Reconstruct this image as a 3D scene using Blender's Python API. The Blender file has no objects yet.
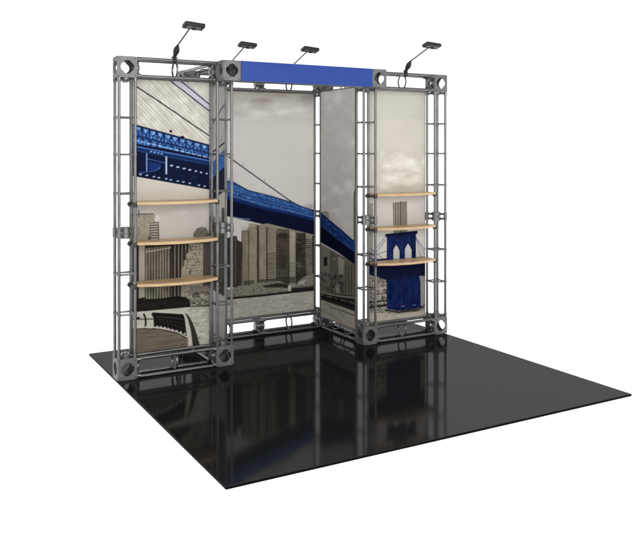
import bpy, bmesh, math, random
import numpy as np
from mathutils import Vector, Matrix
random.seed(7)
SC = bpy.context.scene
COL = SC.collection
PI = math.pi

# ------------------------------------------------------------------ dimensions (metres)
S = 3.048                    # side of the square floor
W = 0.146                    # side of a corner block in plan
HB = 0.158                   # height of a corner block
YF = 2.115                   # front plane of the two side bays
YB = 2.902                   # front plane of the recessed back bay
XA, XB, XE, XF = 0.0, 0.775, 2.142, 2.919
H = 2.416                    # overall height
RI = 0.0125                  # rail inset (centre of a rail from the block's face)

# ------------------------------------------------------------------ helpers
def tag(o, label=None, cat=None, group=None, kind=None):
    if label: o['label'] = label
    if cat: o['category'] = cat
    if group: o['group'] = group
    if kind: o['kind'] = kind
    return o

def empty(name, loc, rz=0.0):
    o = bpy.data.objects.new(name, None); COL.objects.link(o)
    o.location = loc; o.rotation_euler = (0, 0, rz); o.empty_display_size = .1
    return o

def obj(name, bm, mat, parent=None, loc=(0, 0, 0), smooth=True):
    me = bpy.data.meshes.new(name)
    bmesh.ops.recalc_face_normals(bm, faces=bm.faces)
    bm.to_mesh(me); bm.free()
    if smooth:
        me.polygons.foreach_set('use_smooth', [True]*len(me.polygons))
        me.set_sharp_from_angle(angle=math.radians(35))
    me.materials.append(mat)
    o = bpy.data.objects.new(name, me); COL.objects.link(o)
    o.location = loc
    if parent: o.parent = parent
    return o

def copy_obj(o, parent, loc=None, rot=None):
    c = o.copy(); COL.objects.link(c); c.parent = parent
    if loc is not None: c.location = loc
    if rot is not None: c.rotation_euler = rot
    return c

def copy_tree(o, parent=None, loc=None, rot=None):
    c = copy_obj(o, parent, loc, rot)
    for ch in [x for x in bpy.data.objects if x.parent == o]:
        copy_tree(ch, c)
    return c

def box(bm, x0, x1, y0, y1, z0, z1, bev=0.0):
    m = Matrix.Translation(((x0+x1)/2, (y0+y1)/2, (z0+z1)/2)) @ Matrix.Diagonal((x1-x0, y1-y0, z1-z0, 1))
    r = bmesh.ops.create_cube(bm, size=1, matrix=m)
    if bev:
        es = set(e for v in r['verts'] for e in v.link_edges)
        bmesh.ops.bevel(bm, geom=list(es), offset=bev, segments=2, affect='EDGES', profile=.6)

def tube(bm, a, b, r, r2=None, n=14):
    a = Vector(a); b = Vector(b); d = b-a
    q = Vector((0, 0, 1)).rotation_difference(d).to_matrix().to_4x4()
    bmesh.ops.create_cone(bm, cap_ends=True, segments=n, radius1=r, radius2=r if r2 is None else r2,
                          depth=d.length, matrix=Matrix.Translation((a+b)/2) @ q)

def ring(bm, c, axis, R, r, n=36, k=8, flat=1.0):
    """torus of radius R round axis ('x','y','z'); flat stretches its section along the axis"""
    vs = []
    for i in range(n):
        t = 2*PI*i/n
        row = []
        for j in range(k):
            p = 2*PI*j/k
            rr = R+r*math.cos(p); h = r*flat*math.sin(p)
            q = {'x': (h, rr*math.cos(t), rr*math.sin(t)), 'y': (rr*math.cos(t), h, rr*math.sin(t)), 'z': (rr*math.cos(t), rr*math.sin(t), h)}[axis]
            row.append(bm.verts.new((c[0]+q[0], c[1]+q[1], c[2]+q[2])))
        vs.append(row)
    for i in range(n):
        for j in range(k):
            bm.faces.new((vs[i][j], vs[(i+1) % n][j], vs[(i+1) % n][(j+1) % k], vs[i][(j+1) % k]))

# ------------------------------------------------------------------ materials
def new_mat(name):
    m = bpy.data.materials.new(name); m.use_nodes = True
    nt = m.node_tree
    return m, nt, nt.nodes['Principled BSDF']

def noise_col(nt, bs, c1, c2, scale, detail=4, rough=None, bump=0.0, bscale=200, stretch=None):
    tc = nt.nodes.new('ShaderNodeTexCoord'); mp = nt.nodes.new('ShaderNodeMapping')
    nt.links.new(tc.outputs['Object'], mp.inputs[0])
    if stretch: mp.inputs['Scale'].default_value = stretch
    n = nt.nodes.new('ShaderNodeTexNoise'); n.inputs['Scale'].default_value = scale; n.inputs['Detail'].default_value = detail
    nt.links.new(mp.outputs[0], n.inputs['Vector'])
    r = nt.nodes.new('ShaderNodeValToRGB'); r.color_ramp.elements[0].position = .3; r.color_ramp.elements[1].position = .7
    r.color_ramp.elements[0].color = (*c1, 1); r.color_ramp.elements[1].color = (*c2, 1)
    nt.links.new(n.outputs['Fac'], r.inputs[0]); nt.links.new(r.outputs[0], bs.inputs['Base Color'])
    if rough:
        q = nt.nodes.new('ShaderNodeMapRange'); q.inputs[3].default_value = rough[0]; q.inputs[4].default_value = rough[1]
        nt.links.new(n.outputs['Fac'], q.inputs[0]); nt.links.new(q.outputs[0], bs.inputs['Roughness'])
    if bump:
        b = nt.nodes.new('ShaderNodeBump'); b.inputs['Strength'].default_value = bump; b.inputs['Distance'].default_value = .001
        n2 = nt.nodes.new('ShaderNodeTexNoise'); n2.inputs['Scale'].default_value = bscale
        nt.links.new(tc.outputs['Object'], n2.inputs['Vector'])
        nt.links.new(n2.outputs['Fac'], b.inputs['Height']); nt.links.new(b.outputs[0], bs.inputs['Normal'])

M = {}
m, nt, bs = new_mat('silver_paint'); noise_col(nt, bs, (.150, .149, .149), (.225, .224, .223), 9, rough=(.26, .40), bump=.05, bscale=260)
bs.inputs['Metallic'].default_value = .85; M['metal'] = m
m, nt, bs = new_mat('block_paint'); noise_col(nt, bs, (.145, .144, .144), (.195, .194, .193), 14, rough=(.42, .56), bump=.08, bscale=320)
bs.inputs['Metallic'].default_value = .40; M['block'] = m
m, nt, bs = new_mat('dark_steel'); noise_col(nt, bs, (.03, .031, .034), (.06, .06, .064), 20, rough=(.35, .5))
bs.inputs['Metallic'].default_value = .5; M['dark'] = m
m, nt, bs = new_mat('steel_bolt'); noise_col(nt, bs, (.30, .30, .31), (.40, .40, .41), 40, rough=(.3, .45))
bs.inputs['Metallic'].default_value = .8; M['bolt'] = m
m, nt, bs = new_mat('black_plastic'); noise_col(nt, bs, (.007, .007, .0075), (.014, .014, .0145), 30, rough=(.42, .55))
M['black'] = m
m, nt, bs = new_mat('lamp_glass'); noise_col(nt, bs, (.10, .10, .10), (.14, .14, .14), 12, rough=(.1, .2)); M['glass'] = m
m, nt, bs = new_mat('floor_edge'); noise_col(nt, bs, (.003, .003, .003), (.006, .006, .006), 30); bs.inputs['Specular IOR Level'].default_value = .03; M['edge'] = m
m, nt, bs = new_mat('beech_laminate'); noise_col(nt, bs, (.56, .37, .195), (.73, .52, .30), 7, detail=6, rough=(.35, .5), stretch=(1.2, 14, 14)); M['wood'] = m
m, nt, bs = new_mat('blue_vinyl'); noise_col(nt, bs, (.024, .060, .29), (.028, .068, .31), 5, rough=(.45, .55), bump=.03, bscale=150); bs.inputs['Specular IOR Level'].default_value = .2; M['blue'] = m

# glossy black floor: near-black body under a weak tinted mirror coat with soft smudges
m = bpy.data.materials.new('black_gloss_floor'); m.use_nodes = True; nt = m.node_tree; nt.nodes.clear()
out = nt.nodes.new('ShaderNodeOutputMaterial'); mix = nt.nodes.new('ShaderNodeMixShader')
df = nt.nodes.new('ShaderNodeBsdfDiffuse'); gl = nt.nodes.new('ShaderNodeBsdfGlossy')
df.inputs[0].default_value = (.012, .012, .0123, 1)
gl.inputs[0].default_value = (1, 1, 1, 1)
tc = nt.nodes.new('ShaderNodeTexCoord'); n = nt.nodes.new('ShaderNodeTexNoise'); n.inputs['Scale'].default_value = 2.2; n.inputs['Detail'].default_value = 5
nt.links.new(tc.outputs['Object'], n.inputs['Vector'])
mr = nt.nodes.new('ShaderNodeMapRange'); mr.inputs[3].default_value = .055; mr.inputs[4].default_value = .10
nt.links.new(n.outputs['Fac'], mr.inputs[0]); nt.links.new(mr.outputs[0], gl.inputs['Roughness'])
lw = nt.nodes.new('ShaderNodeLayerWeight'); lw.inputs['Blend'].default_value = .5
fr = nt.nodes.new('ShaderNodeMapRange'); fr.inputs[1].default_value = .55; fr.inputs[2].default_value = .88
fr.inputs[3].default_value = .078; fr.inputs[4].default_value = .060
nt.links.new(lw.outputs['Facing'], fr.inputs[0]); nt.links.new(fr.outputs[0], mix.inputs[0])
nt.links.new(df.outputs[0], mix.inputs[1]); nt.links.new(gl.outputs[0], mix.inputs[2]); nt.links.new(mix.outputs[0], out.inputs[0])
M['floor'] = m

# printed fabric: ink colours are carried by the mesh as a colour attribute, weave is procedural
m, nt, bs = new_mat('printed_fabric')
at = nt.nodes.new('ShaderNodeAttribute'); at.attribute_name = 'ink'
tc = nt.nodes.new('ShaderNodeTexCoord'); n = nt.nodes.new('ShaderNodeTexNoise'); n.inputs['Scale'].default_value = 420; n.inputs['Detail'].default_value = 2
nt.links.new(tc.outputs['Object'], n.inputs['Vector'])
mr = nt.nodes.new('ShaderNodeMapRange'); mr.inputs[3].default_value = .92; mr.inputs[4].default_value = 1.06
nt.links.new(n.outputs['Fac'], mr.inputs[0])
vm = nt.nodes.new('ShaderNodeVectorMath'); vm.operation = 'SCALE'
nt.links.new(at.outputs['Color'], vm.inputs[0]); nt.links.new(mr.outputs[0], vm.inputs['Scale']); nt.links.new(vm.outputs[0], bs.inputs['Base Color'])
bs.inputs['Roughness'].default_value = .72; bs.inputs['Specular IOR Level'].default_value = .06
M['fabric'] = m
m, nt, bs = new_mat('fabric_hem'); noise_col(nt, bs, (.10, .098, .092), (.14, .138, .13), 60, rough=(.7, .8)); M['hem'] = m

# ------------------------------------------------------------------ the floor
bm = bmesh.new(); box(bm, 0, S, 0, S, -.016, 0, .003)
bm.normal_update()
for f in bm.faces:
    if f.normal.z < .5: f.material_index = 1
fl = obj('floor', bm, M['floor'], smooth=False); fl.data.materials.append(M['edge']); tag(fl, kind='structure')

# ------------------------------------------------------------------ the truss frame
frame = empty('truss_frame', (0, YF, 0))
tag(frame, 'grey metal box truss exhibition frame with open square uprights standing on the glossy black floor', 'display frame')
FY = YF                      # the frame's children are placed relative to this

def hole_r(t, R):
    return R*(.90+.15*abs(math.cos(2*t))**.7)

def plate_with_hole(bm, w, h, th, R, mat4):
    """square plate w x h in its local XY plane, thickness th inwards, with a four-lobed hole"""
    N = 40
    def rim(z):
        o_, i_ = [], []
        for k in range(N):
            t = 2*PI*k/N
            c, s = math.cos(t), math.sin(t)
            f = min(w/2/abs(c) if abs(c) > 1e-9 else 1e9, h/2/abs(s) if abs(s) > 1e-9 else 1e9)
            o_.append(bm.verts.new(mat4 @ Vector((c*f, s*f, z))))
            r = hole_r(t, R)
            i_.append(bm.verts.new(mat4 @ Vector((c*r, s*r, z))))
        return o_, i_
    o0, i0 = rim(0); o1, i1 = rim(-th)
    for k in range(N):
        l = (k+1) % N
        bm.faces.new((o0[k], o0[l], i0[l], i0[k])); bm.faces.new((o1[k], i1[k], i1[l], o1[l]))
        bm.faces.new((i0[k], i0[l], i1[l], i1[k])); bm.faces.new((o0[k], o1[k], o1[l], o0[l]))

def corner_block():
    bm = bmesh.new(); th = .006; e = .0008
    R = Matrix.Rotation
    c = Vector((W/2, W/2, HB/2))
    # four side plates, then top and bottom set just inside them
    for a in range(4):
        mt = Matrix.Translation(c) @ R(a*PI/2, 4, 'Z') @ Matrix.Translation((0, -W/2, 0)) @ R(PI/2, 4, 'X')
        plate_with_hole(bm, W-(0 if a % 2 == 0 else 2*th), HB, th, .049, mt)
    for s in (0, 1):
        mt = Matrix.Translation(c) @ R(s*PI, 4, 'X') @ Matrix.Translation((0, 0, HB/2-e))
        plate_with_hole(bm, W-2*th, W-2*th, th, .049, mt)
    bolts_bm(bm)
    return bm

def bolts_bm(bm):
    for a in range(4):
        mt = Matrix.Translation((W/2, W/2, HB/2)) @ Matrix.Rotation(a*PI/2, 4, 'Z')
        for x in (-.058, .058):
            for z in (-.064, .064):
                p = mt @ Vector((x, -W/2-.0025, z)); q = mt @ Vector((x, -W/2+.004, z))
                bm.faces.ensure_lookup_table(); mi = len(bm.faces)
                tube(bm, p, q, .0042, n=8)
                bm.faces.ensure_lookup_table()
                for f in bm.faces[mi:]: f.material_index = 1


block0 = None
def block(x, y, z):
    global block0
    if block0 is None:
        block0 = obj('corner_block', corner_block(), M['block'], frame, (x, y-FY, z))
        block0.data.materials.append(M['dark'])
        return block0
    return copy_tree(block0, frame, (x, y-FY, z))

def hub_bm(drum_r=.042, drum_h=.078):
    """splice between two truss lengths: a drum with four arms reaching the rails; local origin at its centre, axis z"""
    bm = bmesh.new()
    for s in (-1, 1):
        tube(bm, (0, 0, s*.003), (0, 0, s*drum_h/2), drum_r, n=28)
        tube(bm, (0, 0, s*drum_h/2), (0, 0, s*(drum_h/2+.005)), drum_r*.72, n=24)
    d = W/2-RI
    for sx in (-1, 1):
        for sy in (-1, 1):
            for s in (-1, 1):
                tube(bm, (sx*.02, sy*.02, s*.022), (sx*d, sy*d, s*.022), .0115, .0085, n=8)
            tube(bm, (sx*d, sy*d, -.036), (sx*d, sy*d, .036), .0165, n=12)
    return bm

def dish_bm():
    """end connector of a truss against a block; axis z, from z=0 (block side) outwards"""
    bm = bmesh.new()
    tube(bm, (0, 0, 0), (0, 0, .012), .050, n=28)
    tube(bm, (0, 0, .012), (0, 0, .026), .044, .036, n=28)
    tube(bm, (0, 0, .026), (0, 0, .034), .018, n=16)
    d = W/2-RI
    for sx in (-1, 1):
        for sy in (-1, 1):
            tube(bm, (sx*.03, sy*.03, .014), (sx*d, sy*d, .014), .009, .008, n=8)
            tube(bm, (sx*d, sy*d, 0), (sx*d, sy*d, .028), .0150, n=12)
    return bm

proto_up = None
Z0, Z1 = HB, H-HB
RUNG_Z = (.485, .785, 1.388, 1.682, 1.960)
def upright(x, y):
    global proto_up
    if proto_up is not None:
        return copy_tree(proto_up, frame, (x, y-FY, 0))
    u = bpy.data.objects.new('upright', None); COL.objects.link(u); u.parent = frame; u.location = (x, y-FY, 0)
    u.empty_display_size = .05
    for a in (RI, W-RI):
        for b in (RI, W-RI):
            bm = bmesh.new(); tube(bm, (a, b, Z0), (a, b, Z1), .0112, n=16); obj('rail', bm, M['metal'], u)
    for z in RUNG_Z:
        bm = bmesh.new()
        for k, (p, q) in enumerate((((RI, RI), (W-RI, RI)), ((W-RI, RI), (W-RI, W-RI)), ((W-RI, W-RI), (RI, W-RI)), ((RI, W-RI), (RI, RI)))):
            tube(bm, (*p, z), (*q, z), .0068, n=10)
        for a in (RI, W-RI):
            for b in (RI, W-RI): tube(bm, (a, b, z-.010), (a, b, z+.010), .0138, n=12)
        obj('rung_frame', bm, M['metal'], u)
    obj('splice_hub', hub_bm(), M['metal'], u, (W/2, W/2, 1.093))
    o = obj('end_connector', dish_bm(), M['metal'], u, (W/2, W/2, Z0))
    copy_obj(o, u, (W/2, W/2, Z1), (PI, 0, 0))
    proto_up = u
    return u

def rot_for(ax):
    return (0, PI/2, 0) if ax == 'x' else (-PI/2, 0, 0)     # local z -> +x / +y

dish_me = {}
def beam(x0, x1, y0, y1, z, hub=False, rings=(.5,)):
    """box truss lying between two blocks, along whichever of x/y is longer; z = bottom of the blocks it joins"""
    ax = 'x' if (x1-x0) > (y1-y0) else 'y'
    L = (x1-x0) if ax == 'x' else (y1-y0)
    bmr = bpy.data.objects.new('beam', None); COL.objects.link(bmr); bmr.parent = frame; bmr.location = (x0, y0-FY, z); bmr.empty_display_size = .05
    def P(s, c, zz): return (s, c, zz) if ax == 'x' else (c, s, zz)
    for c in (RI, W-RI):
        for zz in (RI, HB-RI):
            bm = bmesh.new(); tube(bm, P(0, c, zz), P(L, c, zz), .0132, n=16); obj('chord', bm, M['metal'], bmr)
    for f in rings:
        bm = bmesh.new(); s = f*L
        ring(bm, P(s, W/2, HB/2), ax, .0615, .0048, flat=1.7)
        for c in (RI, W-RI):
            for zz in (RI, HB-RI): tube(bm, P(s-.022, c, zz), P(s+.022, c, zz), .0140, n=12)
        obj('spacer_ring', bm, M['metal'], bmr)
    # hub and end connectors are shared meshes turned on their side
    def side(me_key, fn, s, flip):
        loc = P(s, W/2, HB/2)
        rot = list(rot_for(ax))
        if flip:
            rot = [0, -PI/2, 0] if ax == 'x' else [PI/2, 0, 0]
        if me_key not in dish_me:
            o = obj(me_key, fn(), M['metal'], bmr, loc); dish_me[me_key] = o; o.rotation_euler = rot
        else:
            copy_obj(dish_me[me_key], bmr, loc, rot)
    side('end_connector', dish_bm, 0, False); side('end_connector', dish_bm, L, True)
    if hub: side('splice_hub', hub_bm, L/2, False)
    return bmr

cols = [(XA, YF), (XB, YF), (XB, YB), (XE, YB), (XE, YF), (XF, YF)]
HT = H-HB
for x, y in cols:
    block(x, y, 0); block(x, y, HT); upright(x, y)
for z in (0, HT):
    beam(XA+W, XB, YF, YF+W, z)
    beam(XE+W, XF, YF, YF+W, z)
    beam(XB, XB+W, YF+W, YB, z)
    beam(XE, XE+W, YF+W, YB, z, rings=(.35, .72))
    beam(XB+W, XE, YB, YB+W, z, hub=True, rings=(.245, .755))
# header truss carried in front of the two inner uprights
YH = YF-W
block(XB, YH, HT); block(XE, YH, HT)
beam(XB+W, XE, YH, YH+W, HT, hub=True, rings=(.25, .75))

# ------------------------------------------------------------------ header sign panel
bm = bmesh.new(); box(bm, XB+W+.002, XE-.002, YH-.006, YH-.001, HT-.001, H-.001, .0012)
hp = obj('header_panel', bm, M['blue']); tag(hp, 'long plain blue header panel across the top of the frame', 'sign panel')

# ------------------------------------------------------------------ printed panels
ART = {
'P1': [
('poly',(206,198,184),[(.055,2.4),(.906,2.448),(.906,-.076),(.055,.043)],1),
('poly',(213,206,190),[(.131,2.319),(.863,2.355),(.863,1.739),(.767,1.761),(.163,1.916),(.131,1.926)],1),
('blob',(226,219,203),(.262,2.205),.07,.05,.7),
('blob',(226,219,203),(.384,2.089),.07,.05,.7),
('blob',(226,219,203),(.602,2.185),.07,.05,.7),
('blob',(226,219,203),(.498,1.949),.07,.05,.7),
('blob',(226,219,203),(.672,1.952),.07,.05,.7),
('blob',(226,219,203),(.295,2.021),.07,.05,.7),
('blob',(226,219,203),(.719,1.851),.07,.05,.7),
('blob',(226,219,203),(.229,1.944),.07,.05,.7),
('blob',(226,219,203),(.578,2.04),.07,.05,.7),
('blob',(236,230,216),(.719,2.224),.05,.03,.7),
('blob',(236,230,216),(.648,1.985),.05,.03,.7),
('blob',(236,230,216),(.418,2.046),.05,.03,.7),
('blob',(236,230,216),(.328,1.924),.05,.03,.7),
('blob',(236,230,216),(.555,2.117),.05,.03,.7),
('blob',(188,181,162),(.351,2.187),.06,.04,.5),
('blob',(188,181,162),(.463,2.158),.06,.04,.5),
('blob',(188,181,162),(.672,2.098),.06,.04,.5),
('blob',(188,181,162),(.273,2.108),.06,.04,.5),
('blob',(188,181,162),(.578,1.872),.06,.04,.5),
('noise',11,.05,.04,[(.131,2.319),(.863,2.355),(.863,1.739),(.767,1.761),(.163,1.916),(.131,1.926)],0),
('line',(52,48,40),[(-.347,2.243),(.254,1.651)],.002,.42),
('line',(52,48,40),[(-.314,2.244),(.27,1.651)],.002,.55),
('line',(52,48,40),[(-.292,2.245),(.304,1.65)],.002,.6799999999999999),
('line',(52,48,40),[(-.259,2.247),(.338,1.65)],.002,.42),
('line',(52,48,40),[(-.226,2.248),(.373,1.65)],.002,.55),
('line',(52,48,40),[(-.203,2.25),(.408,1.65)],.002,.6799999999999999),
('line',(52,48,40),[(-.17,2.251),(.443,1.65)],.002,.42),
('line',(52,48,40),[(-.147,2.252),(.478,1.649)],.002,.55),
('line',(52,48,40),[(-.113,2.254),(.514,1.649)],.002,.6799999999999999),
('line',(52,48,40),[(-.079,2.255),(.549,1.649)],.002,.42),
('line',(52,48,40),[(-.056,2.256),(.566,1.649)],.002,.55),
('line',(52,48,40),[(-.021,2.258),(.602,1.649)],.002,.6799999999999999),
('line',(52,48,40),[(.014,2.259),(.638,1.649)],.002,.42),
('line',(52,48,40),[(.037,2.26),(.674,1.648)],.002,.55),
('line',(52,48,40),[(.072,2.262),(.711,1.648)],.002,.6799999999999999),
('line',(52,48,40),[(.107,2.264),(.748,1.648)],.002,.42),
('line',(52,48,40),[(.131,2.265),(.785,1.648)],.002,.55),
('line',(52,48,40),[(.167,2.266),(.822,1.648)],.002,.6799999999999999),
('line',(52,48,40),[(.191,2.267),(.839,1.647)],.002,.42),
('line',(52,48,40),[(.227,2.269),(.876,1.647)],.002,.55),
('line',(52,48,40),[(.263,2.271),(.914,1.647)],.002,.6799999999999999),
('line',(52,48,40),[(.287,2.272),(.952,1.647)],.002,.42),
('line',(52,48,40),[(.324,2.273),(.991,1.647)],.002,.55),
('line',(52,48,40),[(.361,2.275),(1.029,1.646)],.002,.6799999999999999),
('line',(52,48,40),[(.385,2.276),(1.068,1.646)],.002,.42),
('line',(52,48,40),[(.423,2.278),(1.107,1.646)],.002,.55),
('line',(52,48,40),[(.46,2.28),(1.146,1.646)],.002,.6799999999999999),
('line',(52,48,40),[(.485,2.281),(1.164,1.646)],.002,.42),
('line',(52,48,40),[(.523,2.283),(1.203,1.645)],.002,.55),
('line',(52,48,40),[(.548,2.284),(1.243,1.645)],.002,.6799999999999999),
('line',(52,48,40),[(.586,2.285),(1.283,1.645)],.002,.42),
('line',(52,48,40),[(.625,2.287),(1.323,1.645)],.002,.55),
('line',(52,48,40),[(.651,2.288),(1.364,1.645)],.002,.6799999999999999),
('line',(52,48,40),[(.69,2.29),(1.405,1.644)],.002,.42),
('line',(52,48,40),[(.729,2.292),(1.446,1.644)],.002,.55),
('line',(52,48,40),[(.755,2.293),(1.464,1.644)],.002,.6799999999999999),
('line',(52,48,40),[(.794,2.295),(1.506,1.644)],.002,.42),
('line',(52,48,40),[(.834,2.297),(1.547,1.643)],.002,.55),
('line',(52,48,40),[(.861,2.298),(1.589,1.643)],.002,.6799999999999999),
('line',(52,48,40),[(.901,2.3),(1.631,1.643)],.002,.42),
('line',(52,48,40),[(.928,2.301),(1.674,1.643)],.002,.55),
('line',(52,48,40),[(.968,2.303),(1.716,1.643)],.002,.6799999999999999),
('line',(52,48,40),[(1.009,2.305),(1.759,1.642)],.002,.42),
('line',(52,48,40),[(1.037,2.306),(1.803,1.642)],.002,.55),
('line',(52,48,40),[(1.078,2.308),(1.822,1.642)],.002,.6799999999999999),
('line',(52,48,40),[(1.119,2.31),(1.866,1.642)],.002,.42),
('line',(60,55,54),[(-.33,2.244),(.115,1.727)],.0022,.45),
('line',(60,55,54),[(-.278,2.246),(.171,1.727)],.0022,.45),
('line',(60,55,54),[(-.226,2.248),(.228,1.727)],.0022,.45),
('line',(60,55,54),[(-.173,2.251),(.285,1.727)],.0022,.45),
('line',(60,55,54),[(-.119,2.253),(.343,1.727)],.0022,.45),
('line',(60,55,54),[(-.065,2.256),(.401,1.727)],.0022,.45),
('line',(60,55,54),[(-.011,2.258),(.46,1.727)],.0022,.45),
('line',(60,55,54),[(.044,2.261),(.519,1.727)],.0022,.45),
('line',(60,55,54),[(.1,2.263),(.58,1.727)],.0022,.45),
('line',(60,55,54),[(.156,2.266),(.64,1.727)],.0022,.45),
('line',(60,55,54),[(.212,2.268),(.701,1.727)],.0022,.45),
('line',(60,55,54),[(.27,2.271),(.763,1.727)],.0022,.45),
('line',(60,55,54),[(.327,2.274),(.826,1.727)],.0022,.45),
('line',(60,55,54),[(.385,2.276),(.889,1.727)],.0022,.45),
('line',(60,55,54),[(.444,2.279),(.952,1.727)],.0022,.45),
('line',(60,55,54),[(.503,2.282),(1.017,1.727)],.0022,.45),
('line',(60,55,54),[(.563,2.284),(1.082,1.727)],.0022,.45),
('line',(60,55,54),[(.624,2.287),(1.147,1.727)],.0022,.45),
('line',(60,55,54),[(.685,2.29),(1.214,1.727)],.0022,.45),
('line',(60,55,54),[(.746,2.293),(1.281,1.728)],.0022,.45),
('line',(60,55,54),[(.809,2.296),(1.348,1.728)],.0022,.45),
('line',(60,55,54),[(.872,2.298),(1.417,1.728)],.0022,.45),
('line',(60,55,54),[(.935,2.301),(1.486,1.728)],.0022,.45),
('line',(60,55,54),[(.999,2.304),(1.555,1.728)],.0022,.45),
('line',(140,134,124),[(.196,2.251),(.234,1.738)],.003,.3),
('line',(140,134,124),[(.273,2.255),(.312,1.738)],.003,.3),
('line',(140,134,124),[(.351,2.258),(.39,1.738)],.003,.3),
('line',(140,134,124),[(.429,2.262),(.469,1.738)],.003,.3),
('line',(140,134,124),[(.509,2.265),(.549,1.738)],.003,.3),
('line',(140,134,124),[(.59,2.269),(.631,1.738)],.003,.3),
('line',(140,134,124),[(.672,2.272),(.713,1.738)],.003,.3),
('poly',(196,190,206),[(.446,2.279),(.538,2.272),(.785,2.085),(.785,2.022)],.85),
('line',(54,56,104),[(.42,2.278),(.815,1.998)],.01,1),
('line',(54,56,104),[(.515,2.273),(.815,2.051)],.01,1),
('line',(44,38,56),[(.163,2.212),(.196,2.192),(.339,2.105),(.515,1.993),(.66,1.898),(.815,1.805)],.01,1),
('blob',(30,28,34),(.452,1.862),.012,.012,1),
('blob',(30,28,34),(.546,1.816),.017,.011,1),
('poly',(14,24,56),[(.131,1.918),(.163,1.908),(.767,1.753),(.839,1.735),(.839,1.382),(.767,1.396),(.191,1.508),(.131,1.52)],1),
('poly',(66,112,176),[(.131,1.913),(.163,1.903),(.767,1.746),(.839,1.731),(.839,1.639),(.767,1.653),(.407,1.725),(.131,1.773)],1),
('blob',(134,176,220),(.198,1.879),.02,.018,.75),
('blob',(120,164,214),(.185,1.84),.022,.01,.6),
('blob',(134,176,220),(.255,1.864),.02,.018,.75),
('blob',(120,164,214),(.242,1.826),.022,.01,.6),
('blob',(134,176,220),(.313,1.85),.02,.018,.75),
('blob',(120,164,214),(.299,1.812),.022,.01,.6),
('blob',(134,176,220),(.371,1.834),.02,.018,.75),
('blob',(120,164,214),(.357,1.797),.022,.01,.6),
('blob',(134,176,220),(.429,1.819),.02,.018,.75),
('blob',(120,164,214),(.416,1.783),.022,.01,.6),
('blob',(134,176,220),(.489,1.804),.02,.018,.75),
('blob',(120,164,214),(.475,1.768),.022,.01,.6),
('blob',(134,176,220),(.548,1.788),.02,.018,.75),
('blob',(120,164,214),(.534,1.753),.022,.01,.6),
('blob',(134,176,220),(.609,1.773),.02,.018,.75),
('blob',(120,164,214),(.595,1.739),.022,.01,.6),
('blob',(134,176,220),(.67,1.757),.02,.018,.75),
('blob',(120,164,214),(.655,1.723),.022,.01,.6),
('blob',(134,176,220),(.731,1.741),.02,.018,.75),
('blob',(120,164,214),(.717,1.708),.022,.01,.6),
('blob',(134,176,220),(.793,1.725),.02,.018,.75),
('blob',(120,164,214),(.779,1.693),.022,.01,.6),
('line',(18,40,96),[(.107,1.919),(.122,1.793)],.01,1),
('line',(22,48,110),[(.107,1.919),(.172,1.791)],.008,.9),
('line',(22,48,110),[(.168,1.907),(.112,1.799)],.007,.9),
('line',(18,40,96),[(.163,1.905),(.179,1.777)],.01,1),
('line',(22,48,110),[(.163,1.905),(.229,1.776)],.008,.9),
('line',(22,48,110),[(.224,1.893),(.168,1.784)],.007,.9),
('line',(18,40,96),[(.22,1.89),(.235,1.762)],.01,1),
('line',(22,48,110),[(.22,1.89),(.286,1.76)],.008,.9),
('line',(22,48,110),[(.282,1.878),(.224,1.769)],.007,.9),
('line',(18,40,96),[(.277,1.875),(.293,1.747)],.01,1),
('line',(22,48,110),[(.277,1.875),(.344,1.745)],.008,.9),
('line',(22,48,110),[(.339,1.863),(.282,1.753)],.007,.9),
('line',(18,40,96),[(.335,1.86),(.351,1.731)],.01,1),
('line',(22,48,110),[(.335,1.86),(.402,1.729)],.008,.9),
('line',(22,48,110),[(.398,1.848),(.339,1.738)],.007,.9),
('line',(18,40,96),[(.393,1.845),(.409,1.716)],.01,1),
('line',(22,48,110),[(.393,1.845),(.461,1.713)],.008,.9),
('line',(22,48,110),[(.457,1.833),(.398,1.722)],.007,.9),
('line',(18,40,96),[(.452,1.83),(.468,1.7)],.01,1),
('line',(22,48,110),[(.452,1.83),(.521,1.697)],.008,.9),
('line',(22,48,110),[(.516,1.817),(.457,1.706)],.007,.9),
('line',(18,40,96),[(.511,1.815),(.528,1.684)],.01,1),
('line',(22,48,110),[(.511,1.815),(.581,1.681)],.008,.9),
('line',(22,48,110),[(.576,1.802),(.516,1.69)],.007,.9),
('line',(18,40,96),[(.571,1.799),(.588,1.668)],.01,1),
('line',(22,48,110),[(.571,1.799),(.641,1.665)],.008,.9),
('line',(22,48,110),[(.637,1.786),(.576,1.674)],.007,.9),
('line',(18,40,96),[(.632,1.784),(.648,1.651)],.01,1),
('line',(22,48,110),[(.632,1.784),(.703,1.649)],.008,.9),
('line',(22,48,110),[(.698,1.771),(.637,1.658)],.007,.9),
('line',(18,40,96),[(.693,1.768),(.71,1.635)],.01,1),
('line',(22,48,110),[(.693,1.768),(.764,1.632)],.008,.9),
('line',(22,48,110),[(.76,1.755),(.698,1.642)],.007,.9),
('line',(18,40,96),[(.755,1.752),(.772,1.618)],.01,1),
('line',(22,48,110),[(.755,1.752),(.827,1.616)],.008,.9),
('line',(22,48,110),[(.822,1.738),(.76,1.625)],.007,.9),
('line',(18,40,96),[(.817,1.736),(.834,1.601)],.01,1),
('line',(22,48,110),[(.817,1.736),(.89,1.599)],.008,.9),
('line',(22,48,110),[(.885,1.722),(.822,1.608)],.007,.9),
('speck',(20,46,110),[(.131,1.913),(.163,1.903),(.767,1.746),(.767,1.653),(.407,1.725),(.131,1.773)],260,.01,.006,.6),
('speck',(170,196,224),[(.131,1.913),(.163,1.903),(.767,1.746),(.767,1.653),(.407,1.725),(.131,1.773)],120,.007,.005,.6),
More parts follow.
